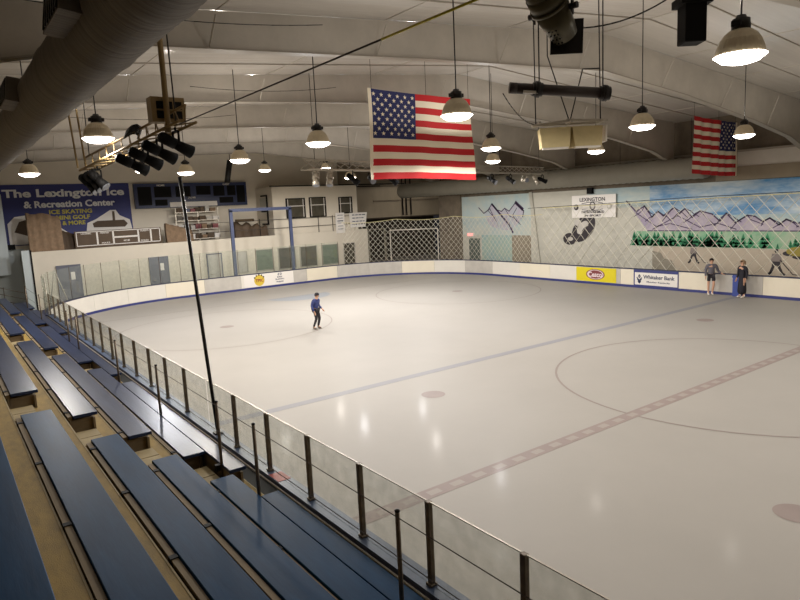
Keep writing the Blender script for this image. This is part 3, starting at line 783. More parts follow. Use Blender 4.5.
for i in range(9):
    y = 26.6-i*.78; stroke(mb, [(y, .9+.15*(i%3)), (y-1.1, 2.2+.2*(i%2))], .012, 'x', XW-.003)
struct('seam', mb, BEAMD, wr)
# sign with oval emblem
root = empty('wall_sign', (31.0, 23.0, 3.7), 'white rectangular sign with an oval emblem hung high on the far wall', 'sign')
mb = MB(); mb.box(30.98, 31.04, 21.6, 24.62, 3.68, 4.98); mb.build('board', SIGNW, root)
xs_ = 30.975
def wtext(s, yl, z, w, h, m=stick, par=root, x=xs_, bold=.02): return text(s, 'lettering', m, par, (x, yl, z), (0,-1,0), (0,0,1), w, h, bold)
wtext('LEXINGTON', 24.05, 4.62, 1.75, .22); wtext('THOROUGHBRED', 23.95, 3.93, 1.6, .15, bold=.04); wtext('IN SPORT', 23.7, 3.74, 1.15, .13, bold=.04)
mb = MB(); n = 24
for i in range(n):
    a, b = 2*PI*i/n, 2*PI*(i+1)/n
    mb.face([(xs_-.004, 23.15+ra*.2*cos(t), 4.36+ra*.25*sin(t)) for ra, t in ((1,a),(1,b),(.72,b),(.72,a))])
mb.build('emblem', stick, root)
mb = MB(); stroke(mb, [(23.9,4.5),(23.5,4.56),(23.1,4.58),(22.8,4.57),(22.45,4.5)], .035, 'x', xs_-.004); stroke(mb, [(23.9,4.16),(23.5,4.11),(23.1,4.1),(22.8,4.11),(22.45,4.17)], .035, 'x', xs_-.004); mb.build('flourish', stick, root)
for y in (24.3, 22.0):
    mb = MB(); ell(mb, y, 4.3, .17, .17, xs_-.003, 0); ell(mb, y+.03, 4.33, .09, .1, xs_-.006, 1); mb.build('puck_emblem', [stick if y > 23 else GREYB, GREYB if y > 23 else SIGNW], root)
mb = MB(); mb.box(30.9, 31.1, 23.15, 23.5, 5.05, 5.4); o = mb.build('wall_speaker', BLACK); tag(o, 'small black box fixed above the white oval-emblem sign', 'speaker')
# mountain panel in the corner
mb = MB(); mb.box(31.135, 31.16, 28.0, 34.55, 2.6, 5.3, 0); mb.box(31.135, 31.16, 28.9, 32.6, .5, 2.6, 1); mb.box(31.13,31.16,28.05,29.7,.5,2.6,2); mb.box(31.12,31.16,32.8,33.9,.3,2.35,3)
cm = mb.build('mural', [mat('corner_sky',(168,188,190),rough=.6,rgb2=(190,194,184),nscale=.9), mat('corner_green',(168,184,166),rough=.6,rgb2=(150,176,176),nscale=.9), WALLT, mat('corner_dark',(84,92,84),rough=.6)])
tag(cm, 'faded pale blue mural panel with purple mountain peaks in the far corner', 'mural')
d = 31.128
mb = MB(); out = [(32.8,4.5),(32.3,4.1),(31.9,4.3),(31.5,4.72),(31,4.3),(30.6,4.2),(30.3,4.4),(29.9,4.2),(29.3,4.75),(28.6,4.2),(28.7,3.8),(29.2,3.3),(29.7,2.95),(30.5,2.95),(31.3,3.1),(31.9,3.35),(32.1,3.9)]
mb.face([(d,y,z) for y,z in out]); mb.build('mountains', mat('corner_mountain', (178,164,178), rough=.6, rgb2=(176,188,190), nscale=1.8), cm)
mb = MB(); stroke(mb, out[:11]+[out[10]], .07, 'x', d-.003)
stroke(mb, [(31.5,4.72),(30.6,3.9),(29.9,3.3),(29.6,2.8)], .14, 'x', d-.003); stroke(mb, [(29.3,4.75),(28.7,4.3)], .22, 'x', d-.003); stroke(mb, [(32.3,4.1),(31.7,4.4),(31.2,3.6)], .06, 'x', d-.003); stroke(mb, [(31.9,4.3),(31.3,3.8),(30.9,3.2)], .05, 'x', d-.003); stroke(mb, [(30.3,4.4),(29.9,3.9),(29.4,3.7),(28.9,3.3)], .05, 'x', d-.003); stroke(mb, [(29.2,4.4),(29.6,3.9),(29.2,3.5)], .05, 'x', d-.003)
mb.build('mountain_outlines', MTL, cm)
mb = MB(); mb.tube((31.05,27.95,5.35),(31.05,27.2,-.03),.13,4); struct('trim_8', mb, WALLG)
root = empty('exit_sign', (31.05,33.6,2.55), 'small glowing red exit sign above the dark doorway in the corner', 'sign')
mb = MB(); mb.box(31.0,31.1,33.25,33.95,2.5,2.75); mb.build('housing', SIGNW, root)
text('EXIT', 'lettering', emit('exit_red', (255,60,50), 2.0), root, (30.99, 33.85, 2.54), (0,-1,0), (0,0,1), .5, .17, .05)
# pipes and braces on the garage wall
root = empty('wall_pipes', (34, 44.8, 6), 'vertical dark pipes on the taupe wall below the large flag', 'pipes')
for x, z0, z1 in ((33.5,4.1,8.1),(33.9,4.1,8.1),(34.4,4.1,8.1)):
    mb = MB(); mb.tube((x,44.88,z0),(x,44.88,z1),.06,8); mb.build('pipe', BLKM, root)
mb = MB(); mb.box(30.5,38.5,44.9,45.0,5.35,5.45); mb.box(27,34.5,44.9,45,6.6,6.68); mb.build('girt', WALLD, root)
# things in the garage opening
root = empty('garage_posts', (30,48,0), 'pale posts and rails inside the dark opening beyond the far corner', 'posts')
for x in (28.4, 30.0, 31.8, 33.6):
    mb = MB(); mb.box(x-.07,x+.07,47.9,48.04,-.03,2.9); mb.build('post', WALLT, root)
mb = MB(); mb.box(28.4,33.6,47.92,48.0,2.85,2.95); mb.build('rail', WALLT, root)

# ------------------------------------------------------------------ adverts on the boards
xb = XF-.004
root = empty('advert_panel', (xb, 22.0, .13), 'bright yellow advertising panel with a maroon oval logo on the far boards', 'advert')
mb = MB(); mb.box(xb-.012, xb, 20.7, 23.35, .15, .93); mb.build('sheet', SIGNY, root)
mb = MB()
for i,(ra,m_) in enumerate(((1,0),(.88,1),(.78,0))): ell(mb, 22.05, .55, .62*ra, .30*ra, xb-.014-.002*i, m_, 28)
mb.build('oval', [MAROON, PINKW], root)
text('Cesco', 'lettering', PINKW, root, (xb-.021, 22.52, .40), (0,-1,0), (0,0,1), .92, .30, .03)
root = empty('advert_panel', (xb, 18.4, .13), 'white bank advertising panel with blue bands on the far boards', 'advert')
mb = MB(); mb.box(xb-.014, xb, 17.1, 19.62, 0.02, .99, 0); mb.box(xb-.016, xb, 17.15, 19.55, .17, .82, 1); mb.build('sheet', [BLUEK, SIGNW], root)
text('Whitaker Bank', 'lettering', NAVY, root, (xb-.017, 19.05, .50), (0,-1,0), (0,0,1), 1.75, .2, .02)
text('Member Kentucky', 'lettering', NAVY, root, (xb-.017, 18.85, .28), (0,-1,0), (0,0,1), 1.3, .11, .01)
mb = MB()
for a_ in ([(19.42,.55),(19.28,.40),(19.14,.55)], [(19.4,.47),(19.28,.32),(19.16,.47)], [(19.33,.62),(19.28,.7),(19.23,.62)], [(19.33,.62),(19.28,.54),(19.23,.62)], [(19.36,.34),(19.28,.26),(19.2,.34)]): stroke(mb, a_, .05, 'x', xb-.018)
mb.build('emblem', NAVY, root)
ye = YE-.004
root = empty('advert_panel', (17.3, ye, .13), 'white advertising panel with a round yellow logo on the end boards', 'advert')
mb = MB(); mb.box(15.7, 19.2, ye-.012, ye, .15, .94); mb.build('sheet', SIGNW, root)
mb = MB(); mb.face([(16.75+.36*cos(2*PI*i/28), ye-.014, .54+.36*sin(2*PI*i/28)) for i in range(28)], 0)
for i in range(5): a = .6+i*.5; mb.face([(16.75+.36*cos(a)+.06*cos(t), ye-.015, .54+.36*sin(a)+.06*sin(t)) for t in [2*PI*k/8 for k in range(8)]], 1)
mb.build('disc', [mat('logo_yellow',(214,184,60),rough=.5), mat('logo_brown',(70,54,30),rough=.5)], root)
text('TPIC', 'lettering', mat('logo_red',(150,60,40),rough=.5), root, (16.47, ye-.015, .44), (1,0,0), (0,0,1), .58, .2, .03)
text('4 D', 'lettering', NAVY, root, (18.05, ye-.013, .74), (1,0,0), (0,0,1), .3, .16, .03)
for s_, z_, w_ in (('Dirt', .58, .36), ('Building', .42, .62), ('Supply', .26, .52)):
    text(s_, 'lettering', NAVY, root, (18.2-w_/2, ye-.013, z_), (1,0,0), (0,0,1), w_, .12, .02)

# ------------------------------------------------------------------ mezzanine things
root = empty('banner', (7, 43.9, 4.4), 'large blue vinyl banner lettered for the ice and recreation center on the end wall', 'banner')
yb = 43.93
mb = MB(); mb.box(3.3, 10.7, yb, yb+.03, 3.6, 7.18); mb.build('sheet', BANN, root)
text('The Lexington Ice', 'lettering', WTXT, root, (3.62, yb-.01, 6.28), (1,0,0), (0,0,1), 6.75, .62, .035)
text('& Recreation Center', 'lettering', WTXT, root, (4.65, yb-.01, 5.78), (1,0,0), (0,0,1), 5.1, .42, .035)
for s_, x_, z_, w_ in (('ICE SKATING', 5.95, 5.38, 2.4), ('MINI GOLF', 6.3, 5.02, 1.9), ('& MORE', 6.6, 4.68, 1.3)):
    text(s_, 'lettering', YTXT, root, (x_, yb-.01, z_), (1,0,0), (0,0,1), w_, .26, .03)
mb = MB()
mb.face([(x,yb-.008,z) for x,z in [(3.7,4.9),(4.1,5.3),(4.9,5.4),(5.5,5.25),(6.2,4.75),(6.9,4.2),(8.0,3.75),(6.5,3.65),(3.7,3.65)]], 0)
mb.face([(x,yb-.011,z) for x,z in [(4.0,4.4),(4.3,5.0),(4.8,5.15),(5.0,4.4),(4.8,4.1)]], 1)
mb.face([(x,yb-.008,z) for x,z in [(7.9,4.2),(8.0,4.75),(8.5,4.95),(9.0,5.25),(9.4,5.5),(9.75,5.5),(9.95,5.15),(10.55,4.85),(10.65,4.2)]], 0)
mb.face([(x,yb-.011,z) for x,z in [(8.35,4.45),(8.3,4.7),(8.6,4.85),(10.2,4.85),(10.4,4.6),(10.2,4.4)]], 1)
mb.face([(x,yb-.011,z) for x,z in [(9.5,4.85),(9.52,5.42),(9.66,5.42),(9.66,4.85)]], 1)
mb.build('skate_artwork', [SIGNW, BROWN], root)
def drape(name, x0, x1, y, zb, prof, m, label, cat, depth=.5):
    mb = MB(); n = 30; rows_ = []
    for i in range(n+1):
        x = x0+(x1-x0)*i/n; t = i/n
        zt = prof(t)
        rows_.append([mb.bm.verts.new((x+.04*sin(j*2+i), y-depth*sin(PI*min(1,j/8)*.5)*.6+.02*sin(i*.9), zt-(zt-zb)*j/8 )) for j in range(9)]+[mb.bm.verts.new((x, y+.25, zb)), mb.bm.verts.new((x, y+.25, zt-.05))])
    for a, b in zip(rows_, rows_[1:]):
        for j in range(10):
            f = mb.bm.faces.new((a[j],b[j],b[j+1],a[j+1])); f.smooth = True
        mb.bm.faces.new((a[0],a[10],b[10],b[0]))
    mb.bm.faces.new(rows_[0]); mb.bm.faces.new(rows_[-1][::-1])
    o = mb.build(name, m); tag(o, label, cat); return o
drape('folded_netting', 4.45, 6.15, 41.7, 2.45, lambda t: 5.5-.25*t-.2*sin(t*9)*.3, TAN, 'tall tan bundle of netting draped over the left end of the balcony', 'netting')
drape('folded_tarp', 6.2, 7.6, 41.95, 2.45, lambda t: 4.4-.55*t, BROWN, 'brown tarp heap beside the netting on the balcony', 'tarp')
root = empty('old_scoreboard', (9.2, 41.35, 3.27), 'brown panel with white outlined boxes propped on the balcony edge', 'scoreboard')
mb = MB(); mb.box(6.75, 11.7, 41.32, 41.42, 2.45, 4.28); mb.build('panel', BROWN, root)
mb = MB(); yo = 41.315
for rect in ((6.85,7.95,3.42,4.22),(8.0,8.85,3.42,4.22),(8.9,10.3,3.85,4.22),(10.35,11.05,3.42,4.22),(11.1,11.62,3.42,4.22),(8.9,10.3,3.42,3.8)):
    a,b,c,d_ = rect
    stroke(mb, [(a,c),(b,c),(b,d_),(a,d_),(a,c)], .045, 'y', yo)
mb.build('outlines', SIGNW, root)
for s_, x_, z_, w_ in (('HOME',7.1,4.08,.55),('PERIOD',8.15,4.08,.5),('GUESTS',10.45,4.08,.5),('FOULS',8.2,3.48,.45),('ICE',9.45,3.55,.35),('FOULS',10.45,3.48,.45)):
    text(s_, 'lettering', SIGNW, root, (x_, yo-.003, z_), (1,0,0), (0,0,1), w_, .09, .02)
root = empty('scoreboard', (14.8, 43.8, 5.5), 'long dark navy electronic scoreboard high on the end wall', 'scoreboard')
mb = MB(); mb.box(10.95, 18.65, 43.7, 44.0, 5.5, 7.12); mb.build('housing', NAVY, root)
mb = MB(); yo = 43.69
for rect in ((11.15,12.0,5.7,6.9),(12.2,13.3,6.2,6.9),(13.6,14.6,6.2,6.9),(15.0,16.0,6.3,6.9),(16.2,17.0,6.2,6.9),(17.2,17.8,6.2,6.9),(17.9,18.5,5.7,6.9),(12.2,13.0,5.65,6.05),(16.6,17.6,5.7,6.1)):
    a,b,c,d_ = rect; mb.box(a,b,yo-.01,yo+.02,c,d_)
mb.build('digit_windows', BLACK, root)
mb = MB(); mb.box(13.15, 16.4, yo-.02, yo+.02, 5.53, 5.85); mb.build('sponsor_strip', SIGNW, root)
text('JACOBS', 'lettering', SIGNW, root, (14.4, yo-.012, 6.05), (1,0,0), (0,0,1), .5, .13, .02)
for s_, x_ in (('HOME', 12.4), ('GUEST', 16.9)): text(s_, 'lettering', SIGNW, root, (x_, yo-.012, 6.93), (1,0,0), (0,0,1), .5, .11, .02)
# merchandise rack and pile
root = empty('storage_rack', (14.7, 43.4, 2.45), 'cluttered grey storage rack below the scoreboard', 'rack')
for x in (13.3, 14.8, 16.2):
    mb = MB(); mb.box(x-.03,x+.03,43.2,43.26,2.45,5.45); mb.build('upright', STEEL, root)
for z in (3.3,3.95,4.55,5.1):
    mb = MB(); mb.box(13.3,16.2,43.15,43.7,z,z+.05); mb.build('shelf', STEEL, root)
cols = [BROWN, GREYB, MAROON, SIGNW, TAN, NAVY, DUCT]
names = ['storage_box','folded_jersey','storage_bin']
rr_ = random.Random(11)
lv = {3.35:'lowest',4.0:'second',4.6:'third',5.15:'top'}
for z in lv:
    x = 13.4; k = 0
    while x < 15.9:
        w_ = rr_.uniform(.25,.45); h_ = rr_.uniform(.2,.4); c_ = rr_.randrange(7)
        mb = MB(); mb.box(x,x+w_,43.2,43.6,z,z+h_*.6,0); mb.box(x-.01,x+w_+.01,43.19,43.61,z+h_*.6,z+h_,0)
        o = mb.build('storage_box', cols[c_]); tag(o, '%s box on the %s shelf of the storage rack, %s from the left' % (['brown','grey','maroon','white','tan','navy','dull grey'][c_], lv[z], ORD[k]), 'box', 'boxes on the storage rack')
        x += w_+.06; k += 1
drape('covered_pile', 12.2, 13.9, 42.0, 2.45, lambda t: 4.5-.5*t, TAN, 'tan covered heap on the balcony in front of the storage rack', 'heap')
drape('chair_pile', 16.9, 19.3, 42.2, 2.45, lambda t: 4.3-.35*t+.12*sin(t*20), BROWN, 'brown heap of stacked chairs behind the blue frame', 'heap')
mb = MB(); mb.box(17.0,18.0,41.9,42.2,4.3,4.5); mb.tube((17.9,42.05,4.4),(18.3,42.05,4.4),.1,10); o = mb.build('folded_pad', mat('pad_brown',(80,62,36),rough=.7)); tag(o, 'dark brown rolled pad on top of the stacked chairs', 'pad')
# notice boards on the balcony
root = empty('notice_board', (24.7, 41.05, 3.3), 'narrow white stacked notice board standing on the balcony wall', 'notice board')
mb = MB(); mb.box(24.3,25.05,40.93,40.99,3.1,4.6); mb.build('board', SIGNW, root)
mb = MB()
for z in (4.42,4.2,4.0,3.85,3.62,3.4): stroke(mb, [(24.45,z),(24.9,z)], .035 if z != 4.0 else .07, 'y', 40.925)
mb.build('lettering', NAVY, root)
root = empty('notice_board', (26.2, 41.05, 3.5), 'wide white lettered notice board at the right end of the balcony', 'notice board')
mb = MB(); mb.face([(25.5,40.99,4.55),(27.1,40.99,4.55),(26.9,40.99,3.45),(25.6,40.99,3.45)]); mb.face([(25.5,40.94,4.55),(27.1,40.94,4.55),(26.9,40.94,3.45),(25.6,40.94,3.45)]); mb.build('board', SIGNW, root)
mb = MB()
rq = random.Random(5)
for z in (4.38,4.15,3.9,3.68):
    x = 25.75
    while x < 26.8: w_ = rq.uniform(.08,.25); stroke(mb, [(x,z),(x+w_,z)], .06, 'y', 40.93); x += w_+.1
mb.build('lettering', NAVY, root)
# balcony rail
root = empty('balcony_railing', (18, 41.1, 3.27), 'thin dark railing on top of the balcony wall', 'railing')
for z in (3.75, 4.35):
    mb = MB(); mb.tube((13.5,41.07,z),(26.9,41.07,z),.018,5); mb.build('rail', CABLE, root)
for x in (16.2, 18.3, 20.6, 22.9, 24.1):
    mb = MB(); mb.tube((x,41.07,3.27),(x,41.07,4.45),.025,6); mb.build('post', BLKM, root)
mb = MB(); mb.tube((15.8,40,6.9),(16.1,40,8.3),.18,12); mb.tube((16.1,40,8.3),(16.1,40,roofz(16.1)),.02,6)
o = mb.build('hanging_pipe', BLKM); tag(o, 'short dark pipe hanging from the ceiling over the scoreboard end', 'pipe')
mb = MB(); mb.box(1.0,3.9,43.4,43.6,3.4,3.7); o = mb.build('black_shelf', BLACK); tag(o, 'black shelf below the left end of the blue banner', 'shelf')
mb = MB(); mb.box(2.6,3.45,42.6,42.8,2.0,6.6); struct('trim_9', mb, WALLB)

# ------------------------------------------------------------------ stage lighting
def fixture(loc, aim, L_=.55, R_=.085, label='', body=None, yoke=True, name='stage_light', cat='stage light', group=None):
    body = body or mat('fixture_black', (9,8,8), rough=.7, spec=.2)
    root = empty(name, loc, label, cat, group)
    d = Vector(aim).normalized(); loc = Vector(loc)
    mb = MB(); a = loc-d*L_*.5; b = loc+d*L_*.5
    mb.tube(a, a+d*L_*.45, R_*.95, 16); mb.tube(a+d*L_*.45, b, R_*.8, 16, r2=R_*1.15); mb.tube(a-d*.04, a, R_*.5, 12, r2=R_*.95); mb.build('barrel', body, root)
    mb = MB(); mb.tube(b-d*.01, b+d*.008, R_*1.05, 16); mb.build('lens', LENSM, root)
    side = d.cross(Vector((0,0,1))).normalized()
    mb = MB(); h = Vector((0,0,R_*2.2))
    for sg in (-1,1): mb.obox(loc+side*sg*R_*1.15+h*.5, side*.006, d*.02, h*.5)
    mb.obox(loc+h, side*R_*1.15, d*.02, Vector((0,0,.006))); mb.tube(loc+h, loc+h+Vector((0,0,.07)), .018, 8); mb.build('yoke', body, root)
    return root
def truss(name, a, b, w, label, m, hang=()):
    a, b = Vector(a), Vector(b); d = (b-a).normalized(); s_ = d.cross(Vector((0,0,1))).normalized(); u_ = s_.cross(d)
    root = empty(name, (a+b)/2, label, 'truss')
    C = [s_*w/2, -s_*w/2, u_*w*.87]
    for c in C:
        mb = MB(); mb.tube(a+c, b+c, .024, 8); mb.build('chord', m, root)
    mb = MB(); n = int((b-a).length/(w*1.1))
    for i in range(n):
        t0, t1 = i/n, (i+1)/n; P0, P1 = a+(b-a)*t0, a+(b-a)*t1
        for j in range(3): mb.tube(P0+C[j], P1+C[(j+1)%3], .012, 5)
    mb.build('lacing', m, root)
    for h in hang:
        mb = MB(); p_ = a+(b-a)*h; mb.tube(p_+u_*w*.8, (p_.x, p_.y, roofz(p_.x)), .01, 5); mb.build('hanger', BLKM, root)
    return root
TRM = mat('truss_bronze', (140,118,80), rough=.45, metal=.4)
ta, tb = (2.74,14.4,5.86), (3.5,10.3,6.32)
truss('lighting_truss', ta, tb, .3, 'bronze lighting truss hanging near the round duct at left', TRM, (.05,))
A_, B_ = Vector(ta), Vector(tb)
lab = ['farthest of the left truss, pointing down','second from the far end of the left truss','third from the far end of the left truss','at the middle of the left truss, tilted down right','right of the middle of the left truss','second from the near end of the left truss','nearest on the left truss, pointing right']
for i, t in enumerate((.0,.06,.12,.50,.63,.76,.90)):
    p_ = A_+(B_-A_)*t + Vector((0,0,-.27))
    aim = (.5,-.5,-.75) if i < 3 else (.95,.1,-.45)
    fixture(p_, aim, .42 if i < 3 else .55, .09 if i < 3 else .095, 'black stage light %s' % lab[i], group='stage lights on the left truss')
root = empty('support_mast', (3.35,10.9,7.3), 'bronze vertical pipe carrying the near end of the left truss', 'pipe')
mb = MB(); mb.tube((3.33,10.75,6.2),(3.33,10.75,roofz(3.3)),.045,10); mb.build('pipe', TRM, root)
mb = MB(); mb.tube((3.45,10.7,6.3),(3.42,10.7,roofz(3.3)),.012,6); mb.build('cable', BLKM, root)
root = empty('dimmer_box', (3.3,10.95,6.55), 'boxy bronze grille unit clamped to the pipe above the left truss', 'box')
mb = MB(); mb.box(3.12,3.66,10.85,11.1,6.38,6.78); mb.build('housing', TRM, root)
mb = MB()
for i in range(3):
    for j in range(2): mb.box(3.2+.15*i,3.31+.15*i,10.84,10.85,6.44+.15*j,6.56+.15*j)
mb.build('grille', BLACK, root)
root = empty('cable_bundle', (3.05,12.2,6.25), 'dark coil of cable lying on the left truss', 'cable')
mb = MB()
for k in range(5):
    cz = 6.3+.03*k
    mb.line([(3.06+.02*k+.12*cos(t*.6), 12.0+.2*sin(t*.6)+.03*k, cz+.05*sin(t)) for t in range(12)], .016, 6)
mb.build('coil', BLKM, root)
# second hanging pipe ladder left of the duct-side lamp
root = empty('hanging_ladder', (2.3,12.9,6.8), 'slim bronze hanging rods behind the lamp under the round duct', 'rods')
mb = MB(); mb.tube((2.55,14.3,5.9),(2.42,14.3,roofz(2.4)),.02,6); mb.tube((2.7,14.3,5.9),(2.58,14.3,roofz(2.4)),.02,6); mb.build('rods', TRM, root)
# far truss
fa, fb = (9.6,17.9,6.12), (24.2,20.9,6.08)
truss('lighting_truss', fa, fb, .34, 'long grey lighting truss passing behind the large flag', STEEL, (.03,.3,.6,.97))
A_, B_ = Vector(fa), Vector(fb)
fl = [(.03,'silver stage light at the left tip of the far truss',STEEL,(-.2,-.3,-.9)),(.07,'silver stage light second from the left tip of the far truss',STEEL,(-.3,-.3,-.9)),(.14,'black stage light left of the large flag on the far truss',BLKM,(.6,-.3,-.6)),(.2,'black round stage light next to the flag edge on the far truss',BLKM,(-.3,-.8,-.3)),(.27,'black stage light partly behind the flag on the far truss',BLKM,(.7,-.2,-.6)),(.70,'black stage light just right of the large flag on the far truss',BLKM,(.2,-.7,-.5)),(.80,'black stage light at the middle of the truss right of the flag',BLKM,(.2,-.7,-.5)),(.88,'small pale-lensed stage light on the truss right of the flag',STEEL,(-.3,-.9,-.1)),(.95,'silver stage light near the right tip of the far truss',STEEL,(.3,-.3,-.8)),(.99,'black stage light at the right tip of the far truss',BLKM,(.7,-.3,-.3))]
for t, lb, m_, aim in fl:
    fixture(A_+(B_-A_)*t+Vector((0,0,-.3)), aim, .45, .1, lb, body=None if m_ is BLKM else m_, group='stage lights on the far truss')
# big follow spot close to the camera
OLIVE = mat('spot_olive', (84,78,58), rough=.4, metal=.4)
root = empty('spotlight', (5.2,4.35,6.65), 'large olive metal spotlight with square shutter frame hanging at the top', 'spotlight')
sp0 = Vector((5.03,4.32,6.80)); sp1 = Vector((5.42,4.38,6.46)); dd = (sp1-sp0).normalized()
mb = MB(); mb.tube(sp0, sp0+dd*.16, .185, 24, r2=.185); mb.tube(sp0+dd*.13, sp0+dd*.16, .20, 24); mb.tube(sp0+dd*.16, sp1, .182, 24, r2=.13); mb.sphere(sp0, .18, 16); body_mb = mb
s_ = dd.cross(Vector((0,0,1))).normalized(); u_ = s_.cross(dd)
mb = MB(); c = sp1+dd*.05+Vector((0,0,.03)); mb.obox(c, Vector((.13,-.10,0)), Vector((.006,.008,0)), Vector((.01,0,.17))); mb.build('shutter_frame', BLKM, root)
mb = MB()
for sg in (-1,1): mb.obox(sp0+dd*.22+s_*sg*.215+Vector((0,0,.16)), s_*.008, dd*.025, Vector((0,0,.22)))
for sg in (-1,1): mb.tube(sp0+dd*.22+s_*sg*.19, sp0+dd*.22+s_*sg*.27, .03, 10)
mb.obox(sp0+dd*.22+Vector((0,0,.38)), s_*.22, dd*.025, Vector((0,0,.008))); mb.tube(sp0+dd*.22+Vector((0,0,.38)), (sp0.x+dd.x*.22, sp0.y+dd.y*.22, roofz(5.1)), .02, 8); mb.build('yoke', BLKM, root)
mb = body_mb
for i in range(4):
    for j in range(3): mb.sphere(sp0+dd*(.34+.05*i)+(-u_*.15-fw*.0)+s_*(-.05+.05*j)*.8, .010, 6, mi=1)
mb.build('body', [OLIVE, BLACK], root)
# black tube with flanges
def dep(x, y, d): 
    return Vector((0,0,4.822)) + (fw + rr*((x-400)/F_PX) + uu*(-(y-300)/F_PX))*d
root = empty('heater_tube', (7.6,6.4,6.45), 'thick black horizontal tube with bolted flanges above the beige speakers', 'tube')
p0, p1 = Vector((6.87,6.53,6.42)), Vector((7.98,5.70,6.28))
dt = (p1-p0).normalized()
mb = MB(); mb.tube(p0, p1, .075, 20); mb.tube(p0-dt*.01, p0+dt*.10, .078, 20); mb.build('tube', mat('tube_black',(52,42,38),rough=.4,metal=.2), root)
for t in (.28, .97):
    c = p0+(p1-p0)*t
    mb = MB(); mb.tube(c-dt*.03, c+dt*.03, .115, 8); mb.tube(c-dt*.07, c+dt*.07, .095, 12); mb.build('flange', BLKM, root)
mb = MB(); c = p0+(p1-p0)*.19+Vector((-.02,-.05,-.055)); mb.obox(c, dt*.1, Vector((.02,.03,0)), Vector((0,0,.018))); mb.build('label_plate', GREYB, root)
for t in (.3,.95):
    mb = MB(); c = p0+(p1-p0)*t; mb.tube(c+Vector((0,0,.07)), (c.x,c.y,roofz(c.x)), .01, 5); mb.build('hanger', BLKM, root)
# beige speaker cluster
cB = Vector((9.3,7.45,5.93))
ax = Vector((.79,-.61,0)); ay = Vector((.61,.79,0))
root = empty('speaker_cluster', cB, 'pair of beige speaker boxes in a hanging frame above the ice', 'speakers')
for sg, rot in ((-1,-.10),(1,.06)):
    a2 = ax*cos(rot)+ay*sin(rot); b2 = -ax*sin(rot)+ay*cos(rot)
    mb = MB(); c = cB+ax*sg*.262+Vector((0,0,-.04))
    v = []
    for i in (-1,1):
        for j in (-1,1):
            for k_ in (-1,1):
                w_ = .265 if k_ > 0 else .235
                v.append(mb.bm.verts.new(c+a2*i*w_+b2*j*.22+Vector((0,0,k_*.17))-(b2*.05 if k_ < 0 else Vector((0,0,0)))))
    for q in ((0,1,3,2),(4,6,7,5),(0,4,5,1),(2,3,7,6),(0,2,6,4),(1,5,7,3)): mb.bm.faces.new([v[i] for i in q])
    cab = mb.build('cabinet', BEIGE, root)
    mb = MB(); mb.obox(c+a2*.09-b2*.245+Vector((0,0,-.08)), a2*.015, b2*.004, Vector((0,0,.035))); mb.obox(c+a2*.14-b2*.245+Vector((0,0,-.08)), a2*.015, b2*.004, Vector((0,0,.035))); mb.build('badge', BROWN, cab)
    mb = MB(); mb.obox(c-b2*.2+Vector((0,0,-.18)), a2*.22, b2*.06, Vector((0,0,.02))); mb.build('base_lip', SIGNW, cab)
mb = MB(); top = .17
mb.obox(cB+Vector((0,0,top+.05))-ax*.3-ay*.1, ax*.36+Vector((0,0,.04)), ay*.03, Vector((0,0,.02))); mb.obox(cB+Vector((0,0,top+.07))+ax*.3-ay*.1, ax*.36-Vector((0,0,.02)), ay*.03, Vector((0,0,.02)))
mb.obox(cB+Vector((0,0,top+.05))+ay*.2, ax*.62, ay*.03, Vector((0,0,.02)))
for sg in (-1,0,1): mb.obox(cB+ax*sg*.55+Vector((0,0,top+.05)), ax*.02, ay*.25, Vector((0,0,.02)))
mb.build('frame', BEAM, root)
mb = MB(); mb.obox(cB+ax*.62+Vector((0,0,0)), ax*.015, ay*.15, Vector((0,0,.14))); mb.build('side_panel', SIGNW, root)
mb = MB()
t0 = cB+Vector((0,0,top+.05)); rz_ = roofz(9.2)-.05
mb.tube(t0-ax*.58, t0-ax*.60+Vector((0,0,rz_-t0.z)), .011, 5); mb.tube(t0+ax*.56, t0+ax*.52+Vector((0,0,rz_-t0.z)), .011, 5)
mb.tube(t0-ay*.08, t0-ax*.36+Vector((0,0,1.15)), .011, 5); mb.tube(t0-ay*.08, t0+ax*.25+Vector((0,0,.9)), .011, 5); mb.tube(t0-ax*.36+Vector((0,0,1.15)), t0-ax*.36+Vector((0,0,rz_-t0.z)), .011, 5)
mb.tube(t0+ax*.25+Vector((0,0,.9)), t0+ax*.54+Vector((0,0,.9)), .011, 5)
mb.build('hanging_chains', BLKM, root)
# black hanging speaker at the top
c = Vector((7.05,3.95,6.66))
root = empty('hanging_speaker', c, 'black box speaker hanging at the top edge beside the nearest lamp', 'speaker')
mb = MB(); mb.obox(c+Vector((0,0,.02)), ax*.115, ay*.12, Vector((0,0,.22))); mb.build('cabinet', BLACK, root, bevel=.01)
mb = MB(); mb.obox(c+Vector((0,0,.24)), ax*.17, ay*.14, Vector((0,0,.04))); mb.build('bracket', BLACK, root)
mb = MB(); mb.tube(c+Vector((0,0,.28)), (c.x,c.y,roofz(c.x)), .015, 6); mb.build('hanger', BLKM, root)
